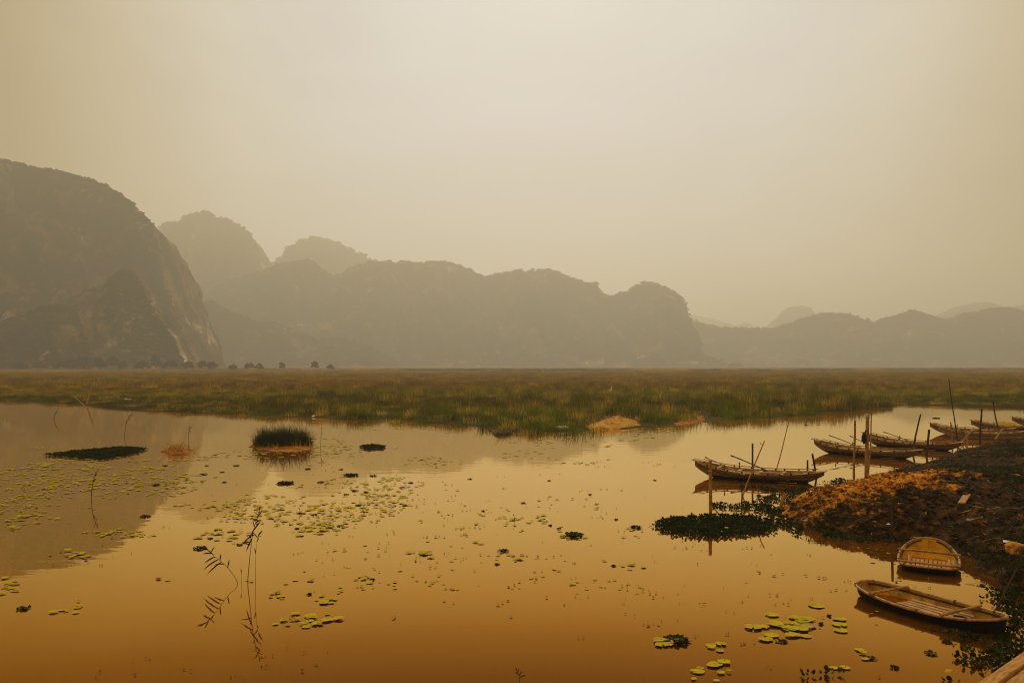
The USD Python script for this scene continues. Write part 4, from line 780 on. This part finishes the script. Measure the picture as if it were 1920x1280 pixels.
oar(at(1657, 810, 40.6), at(1730, 834, 38.9), 'higher oar slanting over the far side of the third sampan', 416, 'dark_cane')
BD_, BDr = (25.4, 43.2, 0), 152.0
sampan(BD_, BDr, 4.0, 1.2, 'fourth sampan with a broad salmon side at the far end of the bank', 404, .05, hullmat='deck_wood')
sampan((26.3, 45.6, 0), 150.0, 4.2, 1.15, 'sampan with a forked stick standing at its bow behind the salmon sided one', 405, .04)
sampan((30.2, 48.0, 0), 150.0, 4.4, 1.15, 'sampan carrying a folded yellow tarpaulin near the right edge', 406, .04)
sampan((34.6, 51.0, 0), 152.0, 4.4, 1.15, 'farthest sampan cut by the right edge', 407, .04)
oar(at(1821, 795, 46.5), at(1868, 809, 45.0), 'oar pointing left from the boat with the forked stick', 417, 'dark_cane')
oar(at(1834, 794, 48.0), at(1880, 806, 47.0), 'oar over the bow of the boat with the yellow tarpaulin', 418, 'dark_cane')
oar(at(1877, 791, 51.0), at(1935, 806, 49.5), 'oar over the bow of the farthest sampan', 419, 'dark_cane')
oar(at(1908, 791, 52.0), at(1960, 806, 50.5), 'oar at the far right edge above the farthest sampan', 420, 'dark_cane')
# folded tarpaulin
M['tarp'] = mat('yellow_tarpaulin', [(.3, (.42, .24, .01)), (.7, (.62, .40, .02))], scale=4, rough=.6)
def cloth(size, h, seed, n=14):
    X, Y = np.meshgrid(np.linspace(-1, 1, n), np.linspace(-1, 1, n), indexing='ij'); r = np.maximum(abs(X), abs(Y))
    Zt = h * (1 - r ** 3) * (.75 + .5 * fbm(np.stack([X * 1.6, Y * 1.6, 0 * X + seed], -1), 3, seed)) + .02
    top = np.stack([X * size[0] / 2 * (1 + .1 * (noise(np.stack([X * 2, Y * 2, 0 * X], -1), seed) - .5)), Y * size[1] / 2, Zt], -1).reshape(-1, 3); bot = top * [.97, .97, 0]
    k = n * n; ft = grid_faces(n, n); ring = [i for i in range(n)] + [i * n + n - 1 for i in range(1, n)] + [(n - 1) * n + i for i in range(n - 2, -1, -1)] + [i * n for i in range(n - 2, 0, -1)]
    side = []
    for a, b in zip(ring, ring[1:] + ring[:1]): side += [[a, b, b + k], [a, b + k, a + k]]
    return np.vstack([top, bot]), np.vstack([ft, ft[:, ::-1] + k, side])
tp_ = local((30.2, 48.0, 0), 150.0, (.35, 0, .30)); v, f = cloth((1.3, 1.0), .28, 5)
a = math.radians(150); Rz = np.array([[math.cos(a), -math.sin(a), 0], [math.sin(a), math.cos(a), 0], [0, 0, 1]])
t = thing('tarpaulin', 'folded yellow tarpaulin lying in a sampan near the right edge', 'tarpaulin', tp_); obj('sheet', (v @ Rz.T, f), M['tarp'], t, 30)
obj('tie_cord', tube([(Rz @ np.array([.1, y, .33 - .3 * abs(y) ** 3])) for y in np.linspace(-.52, .52, 12)], .012, 5), M['rope'], t)

# ------------------------------------------------------------------ woven basket boats
def basket_boat(loc, rz, L, B, label, bow, seed, floor, sq=(2.3, 2.3), bars=(-.5, .5), yellow=False, along=True):
    R = np.random.default_rng(seed)
    beam = lambda s: max(.0, 1 - abs(s) ** (sq[1] if s > 0 else sq[0])) ** (1 / (sq[1] if s > 0 else sq[0])) * .985 + .015
    sheer = lambda s: .125 + (bow * s ** 2.4 if s > 0 else (.0 if yellow else .07) * s ** 2)
    keel = lambda s: -.10 + (.9 * bow * max(0, (s - .35) / .65) ** 1.7 if s > 0 else .16 * max(0, (-s - .5) / .5) ** 2)
    t = thing('basket_boat', label, 'boat', loc, rz)
    outer, G = hull_shell(L, B, beam, sheer, keel, 48, 17, .02, .70, 1.5)
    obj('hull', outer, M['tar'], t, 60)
    if yellow: obj('lining', skin(G, 0, 33), M['basket'], t, 60); tag(obj('bow_lining', skin(G, 32, 48), M['yellow_basket'], t, 60), 'smooth yellow lining of the raised bow')
    else: obj('lining', skin(G, 0, 48), M['basket'], t, 60)
    ss = np.sin(np.linspace(-math.pi / 2, math.pi / 2, 34))
    for side in (-1, 1):
        pts = [np.array([s * L / 2, side * beam(s) * B / 2, sheer(s) + .008]) for s in ss]
        pts[0][1] = pts[-1][1] = 0
        rm = obj('rim', tube(pts, .024, 8), M['cane'], t)
        obj('rim', tube([p * [.965, .93, 1] + [0, 0, -.035] for p in pts[2:-2]], .018, 6), M['dark_cane'], t)
        for i in range(4, 31, 7):
            p = pts[i]; d = pts[i + 1] - pts[i - 1]; d /= np.linalg.norm(d); n1 = np.cross(d, [0, 0, 1]); n1 /= np.linalg.norm(n1)
            obj('rim_lashing', tube([p + n1 * .030 * math.cos(q) + np.array([0, 0, 1]) * .030 * math.sin(q) + d * (q / 13 - .5) * .035 for q in np.linspace(0, 13, 24)], .006, 4), M['rope'], rm)
    for k, s in enumerate(bars):
        hw = beam(s) * B / 2 + .05
        obj('crossbar', bamboo([s * L / 2, -hw, sheer(s) + .045], [s * L / 2 + .02, hw, sheer(s) + .04], .023, .01, seed + k, .3, .9), M['cane'], t)
    if floor:
        x0, x1, n, w = floor
        for i in range(n):
            y = (i / (n - 1) - .5) * w
            obj('floor_slat', boxm(((x0 + x1) / 2 + .02 * R.normal(), y, .048 + .004 * R.random()), ((x1 - x0) * (.95 + .06 * R.random()), w / n * .86, .016), .02 * R.normal(), 0, .004), M['cane'], t)
        for x in (x0 + .08, x1 - .08):
            obj('slat_bearer', boxm((x, 0, .026), (.05, w * 1.1, .022), 0, 0, .004), M['cane'], t)
    if yellow:
        for y in (-.40, .40):
            obj('floor_pole', bamboo([-.42 * L, y * B * .82, .07], [.12 * L, y * B * .82, .09], .032, .01, seed + 9, .3), M['cane'], t)
    else:
        obj('bailer', trimesh_cup(.13, .09, (.27 * L, -.12, .02)), M['dark_cane'], t)
    return t
def trimesh_cup(r, h, c):
    a = np.linspace(0, 2 * np.pi, 17)[:-1]; prof = [(0.0, 0), (r * .8, 0), (r, h), (r * .88, h), (r * .7, .02), (0.0, .02)]
    v = np.array([[p * math.cos(x) + c[0], p * math.sin(x) * .7 + c[1], z + c[2]] for p, z in prof for x in a]); return v, grid_faces(len(prof), 16, True)
basket_boat((8.36, 15.98, 0), 62.0, 1.72, 1.08, 'short basket boat with a raised yellow bow against the mud bank', .23, 501, (-.68, .22, 10, .68), (4.5, 2.4), (-.80, .36), True)
basket_boat((6.72, 12.92, 0), -61.0, 2.45, 1.0, 'long woven basket boat nearest the viewer with two crossbars', .10, 502, (-.42, .62, 5, .52), (2.3, 2.3), (-.56, .46))

# ------------------------------------------------------------------ poles and stakes
def pole(base_px, top_px, r, label, m='cane', seed=0, Y=None, dY=0.0, z0=-.5, taper=.7, node=.42, extra=None, bend=.006, cat='pole', name='mooring_pole'):
    b = gnd(*base_px) if Y is None else at(*base_px, Y)
    tpx = at(*top_px, b[1] + dY)
    d = (tpx - b) / np.linalg.norm(tpx - b); foot = b + d * (z0 / max(d[2], .3))
    t = thing(name, label, cat, b)
    obj('shaft', bamboo(foot - b, tpx - b, r, bend, seed, node, taper, 9), M[m], t)
    return t, b, tpx
pole((1332, 951), (1332, 862), .048, 'thick ochre pole standing behind the oval water plant mat', seed=1, node=3, taper=.95)
t, b, tt = pole((1392, 930), (1433, 826), .024, 'thin slanted cane leaning right in front of the nearest sampan', seed=2, dY=.3)
obj('side_twig', tube([(tt - b) * .93, (tt - b) * .93 + [-.06, 0, .02], (tt - b) * .93 + [-.09, 0, .07]], [.012, .01, .006], 5), M['dark_cane'], t)
t, b, tt = pole((1394, 948), (1393, 905), .03, 'crooked dark stump at the foot of the slanted cane', 'dark_cane', 3, taper=.5, bend=.06, cat='stump', name='stump')
obj('root', tube([[0, 0, .15], [.10, 0, .04], [.2, 0, -.2]], [.02, .016, .012], 5), M['dark_cane'], t)
pole((1411, 890), (1411, 831), .034, 'short dark post just behind the nearest sampan', 'dark_cane', 4, node=3, taper=.95)
pole((1453, 886), (1482, 783), .022, 'longest pale cane slanting right from the nearest sampan', seed=5, dY=.4)
pole((1514, 893), (1514, 862), .032, 'shortest stub post behind the stern of the nearest sampan', 'dark_cane', 6, node=3, taper=.9)
pole((1531, 895), (1523, 850), .036, 'leaning post behind the stern of the nearest sampan', 'dark_cane', 7, node=3, taper=.95)
pole((1602, 897), (1603, 788), .042, 'straight cane left of the thick pole with the dark bag', seed=8, taper=.8)
t, b, tt = pole((1625, 889), (1627, 776), .070, 'thick pale topped pole with a dark bag hanging from it', seed=9, node=3, taper=.9)
M['pale_top'] = wood('pale_cut_end', [(.3, (.45, .36, .22)), (.7, (.62, .52, .36))])
obj('cut_end', tube([(tt - b) + [0, 0, -.10], (tt - b) + [0, 0, .01]], [.068, .066], 9), M['pale_top'], t)
M['black_bag'] = mat('dark_plastic', [(.3, (.006, .006, .008)), (.7, (.02, .02, .026))], scale=9, rough=.4)
bg_ = at(1620, 822, b[1] - .12)
def blob(size, seed, amp=.5):
    m = trimesh.creation.icosphere(3); v = np.array(m.vertices); v = v * (1 + amp * (fbm(v * 1.8 + 3, 3, seed)[:, None] - .5)); return v * size, np.array(m.faces)
t = thing('plastic_bag', 'dark plastic bag tied to the thick pole', 'bag', bg_); vb, fb = blob((.085, .08, .20), 11, .9); obj('bag', (vb, fb), M['black_bag'], t, True)
obj('knot', tube([[0, 0, .15], [.05, .03, .24], [.10, .06, .30]], [.03, .02, .025], 6), M['black_bag'], t)
pole((1629, 886), (1635, 770), .030, 'thin cane leaning beside the thick pole with the bag', seed=10, dY=.3)
pole((1711, 848), (1726, 776), .045, 'leaning dark pole between the second and third sampans', 'dark_cane', 11, dY=.2, node=.9)
pole((1737, 855), (1742, 805), .05, 'stout dark post at the stern of the second sampan', 'dark_cane', 12, node=3, taper=.9)
pole((1787, 838), (1782, 791), .038, 'short cane left of the tallest pole at the far boats', 'cane', 13)
pole((1797, 838), (1779, 711), .036, 'tallest dark pole leaning left above the far boats', 'dark_cane', 14, node=.7, taper=.5)
pole((1838, 834), (1840, 766), .048, 'upright dark pole in front of the salmon sided sampan', 'dark_cane', 15, taper=.85)
pole((1873, 816), (1862, 752), .050, 'leaning dark pole above the boat with the yellow tarpaulin', 'dark_cane', 16, taper=.6)
pole((1875, 808), (1866, 784), .03, 'thin stick tied to the leaning pole near the right edge', 'dark_cane', 17, cat='stick', name='stick')
for k, (a_, b_, r_, lab, mm) in enumerate([((1796, 838), (1822, 806), .04, 'pale stick slanting right at the far end of the bank', 'deck_wood'), ((1813, 826), (1811, 805), .05, 'pale upright post at the far end of the bank', 'deck_wood'), ((1871, 816), (1879, 805), .045, 'pale slanted board beside the leaning pole near the right edge', 'deck_wood'),
                                           ((1785, 834), (1800, 822), .07, 'dark tangled driftwood at the foot of the tallest pole', 'dark_cane')]):
    pole(a_, b_, r_, lab, mm, 30 + k, Y=40.2, z0=-.2, node=3, cat='stick', name='stick')
pole((1462, 955), (1471, 925), .055, 'thick ochre stub leaning at the tip of the mud bank', 'cane', 18, node=3, taper=.95)
b = on_bank(1671, 985); t = thing('stake', 'thin dark stake standing at the near edge of the mud bank', 'stake', (b[0], b[1], 0)); obj('shaft', bamboo([0, 0, -.4], [.03, 0, .95], .035, .02, 19, 3, .8), M['dark_cane'], t); obj('side_branch', tube([[0, 0, .2], [.1, 0, .3], [.13, .02, .42]], [.02, .015, .008], 5), M['dark_cane'], t)
pole((1865, 1148), (1904, 1069), .020, 'thin stick leaning right behind the long basket boat', 'dark_cane', 20, cat='stick', name='stick')
# far left stakes
pole((162, 759), (174, 722), .085, 'taller pale stake at the left edge of the marsh', 'deck_wood', 21, node=4, taper=.8)
pole((158, 760), (134, 738), .05, 'thinner pale stake leaning left at the left marsh edge', 'deck_wood', 22, node=4, taper=.5)

# ------------------------------------------------------------------ small things on the bank and in the marsh
M['yellow_sheet'] = mat('yellow_sheet', [(.3, (.50, .30, .012)), (.7, (.62, .42, .03))], scale=5, rough=.7, rand=.05)
M['white'] = mat('white_plastic', [(.3, (.55, .52, .46)), (.7, (.80, .77, .70))], scale=8, rough=.5)
M['orange_clay'] = mat('orange_block', [(.3, (.22, .08, .01)), (.5, (.46, .21, .025)), (.7, (.60, .32, .05))], scale=6, rough=.9, bump=.02)
def leaf_sheet(pts, seed, th=.012, curl=.05):
    p = np.array(pts, float); c = p.mean(0); n = len(p); R = np.random.default_rng(seed)
    ring = np.c_[p, curl * R.random(n)]; mid = np.c_[c + (p - c) * .5, .02 + curl * .4 * R.random(n)]
    top = np.vstack([ring, mid, [[*c, .03]]]); bot = top - [0, 0, th]; k = len(top); f = []
    for i in range(n):
        j = (i + 1) % n; f += [[i, j, n + j], [i, n + j, n + i], [n + i, n + j, 2 * n]]; 
    f = np.array(f); side = []
    for i in range(n): j = (i + 1) % n; side += [[i, i + k, j + k], [i, j + k, j]]
    return np.vstack([top, bot]), np.vstack([f, f[:, ::-1] + k, side])
g = on_bank(1695, 904); t = thing('yellow_sheet', 'angular yellow sheet lying on the clay of the mud bank', 'sheet', g + [0, 0, .05]); v, f = leaf_sheet([(-.24, -.05), (-.10, -.17), (.10, -.14), (.26, .06), (.12, .10), (.02, .24), (-.12, .14)], 3); obj('sheet', (v, f), M['yellow_sheet'], t)
g = on_bank(1808, 940); t = thing('plank', 'loose ochre plank lying on the dark slope of the bank', 'plank', g + [0, 0, .07]); obj('board', boxm((0, 0, 0), (.85, .15, .035), math.radians(52), -.12, .008), M['cane'], t)
g = on_bank(1573, 912); t = thing('plank', 'short pale board stuck in the clay near the bank tip', 'plank', g + [0, 0, .06]); obj('board', boxm((0, 0, 0), (.62, .07, .03), math.radians(60), -.2, .006), M['cane'], t)
g = on_bank(1906, 1037); t = thing('clay_block', 'bright orange block of clay at the right edge of the bank', 'block', g); vb, fb = blob((.20, .16, .13), 21, .8); obj('block', (vb + [0, 0, .08], fb), M['orange_clay'], t)
for k, (px, py, s, m, lab) in enumerate([(1543, 920, .09, 'yellow_sheet', 'small yellow scrap at the water edge near the bank tip'), (1522, 925, .08, 'white', 'small white scrap beside the yellow scrap near the bank tip'), (1855, 899, .14, 'white', 'long pale scrap on the dark top of the bank'), (1902, 896, .16, 'cane', 'pale scrap at the right edge on top of the bank'),
                                         (1820, 992, .12, 'cane', 'tan scrap on the dark slope above the short basket boat'), (1665, 993, .05, 'white', 'tiny white scrap beside the thin dark stake'), (1636, 983, .08, 'cane', 'tan splinter at the near foot of the bank'), (1888, 1021, .11, 'white', 'white scrap left of the orange clay block'), (1758, 848, .1, 'white', 'pale scrap on the far slope near the stout post'), (1362, 996, .06, 'yellow_sheet', 'yellow leaf lying on the oval plant mat'),
                                         (1780, 1271, .07, 'yellow_sheet', 'yellow leaf floating at the bottom edge by the landing plank')]):
    g = on_bank(px, py) if k not in (9, 10) else gnd(px, py); g[2] = max(g[2], .03); R = np.random.default_rng(900 + k)
    a = np.sort(R.random(6)) * 6.28; t = thing('scrap', lab, 'scrap', g + [0, 0, .05]); v, f = leaf_sheet(np.stack([np.cos(a) * s * (.7 + .5 * R.random(6)), np.sin(a) * s * .6 * (.7 + .5 * R.random(6))], -1), k, .008, s * .4); obj('sheet', (v, f), M[m], t)
# litter in the marsh
M['red'] = mat('red_plastic', [(.3, (.45, .06, .01)), (.7, (.65, .14, .03))], scale=6, rough=.5)
g = gnd(240, 754); t = thing('plastic_bag', 'red and white plastic bag lying at the left marsh edge', 'bag', g); vb, fb = blob((.30, .24, .17), 31, 1.0); obj('bag', (vb + [0, 0, .16], fb), M['red'], t, True); vb, fb = blob((.15, .14, .14), 32, 1.0); obj('white_corner', (vb + [-.18, -.06, .30], fb), M['white'], t, True); vb, fb = blob((.13, .12, .12), 33, 1.0); obj('white_corner', (vb + [.24, -.04, .32], fb), M['white'], t, True)
g = gnd(1053, 806); t = thing('plastic_bag', 'white plastic bag at the water edge left of the straw heap', 'bag', g); vb, fb = blob((.40, .26, .15), 34, 1.1); obj('bag', (vb + [0, 0, .10], fb), M['white'], t, True); obj('handle', tube([[.25, 0, .15], [.36, 0, .26], [.46, .02, .12]], [.04, .03, .03], 6), M['white'], t)
g = gnd(588, 782); t = thing('plastic_bag', 'tiny white scrap of plastic floating beyond the grass islet', 'bag', g); vb, fb = blob((.14, .12, .10), 35, .9); obj('bag', (vb + [0, 0, .06], fb), M['white'], t, True)
g = gnd(1143, 741); t = thing('white_bird', 'white bird standing in the marsh grass above the straw heap', 'bird', g)
def bird():
    J = [((0, 0, .62), .13), ((.16, 0, .70), .12), ((-.20, 0, .52), .06), ((.24, 0, .84), .05), ((.20, 0, 1.00), .04), ((.27, 0, 1.10), .055), ((.34, 0, 1.09), .03)]
    import manifold3d as m3
    def sph(p, r): return m3.Manifold.sphere(r, 14).translate(p)
    parts = [m3.Manifold.batch_hull([sph(*J[a]), sph(*J[b])]) for a, b in ((0, 1), (0, 2), (1, 3), (3, 4), (4, 5), (5, 6))]
    m = parts[0]
    for p in parts[1:]: m = m + p
    q = m.to_mesh(); return q.vert_properties[:, :3], q.tri_verts
obj('body', bird(), M['white'], t, True)
for y in (-.05, .05): obj('leg', tube([[.02, y, .0], [.0, y, .3], [.03, y, .56]], [.012, .012, .02], 5), M['dark_cane'], t)
obj('beak', tube([[.34, 0, 1.09], [.50, 0, 1.06]], [.02, .004], 6), M['yellow_sheet'], t)

# ------------------------------------------------------------------ landing stage in the lower right corner
E0, E1 = gnd(1822, 1286, .5)[:2], gnd(1935, 1208, .5)[:2]
d = (E1 - E0) / np.linalg.norm(E1 - E0); nrm = np.array([d[1], -d[0]]); yaw = math.atan2(d[1], d[0])
M['landing'] = wood('landing_planks', [(.3, (.20, .085, .014)), (.5, (.46, .22, .04)), (.7, (.58, .31, .07))], (1.2, 8, 8), 4)
t = thing('landing_stage', 'ochre wooden landing stage in the lower right corner', 'landing stage', (E0[0], E0[1], 0), math.degrees(yaw))
obj('edge_beam', boxm((1.2, -.075, .455), (3.6, .145, .09), 0, 0, .008), M['landing'], t)
for k in range(5):
    obj('deck_plank', boxm((1.2 + .02 * math.sin(k * 4), -.26 - .205 * k, .445 + .004 * math.sin(k * 3)), (3.55, .192, .04), .004 * math.sin(k * 5), 0, .006), M['landing'], t)
for x in (.0, 1.3, 2.6):
    obj('bearer', boxm((x, -.55, .39), (.09, 1.1, .06), 0, 0, .006), M['landing'], t)
    for y in (-.12, -.95): obj('post', tube([[x + .12, y, -.8], [x + .12, y, .36]], .05, 8), M['dark_cane'], t)
# ------------------------------------------------------------------ haze: the humid air between the eye and the hills
hz = boxm((0, 3100, 169.0), (9000, 6560, 344))
obj('haze', hz, M['haze'])
tag(stage.GetPrimAtPath('/World/haze'), 'warm pale haze filling the valley', 'haze', None, 'stuff')
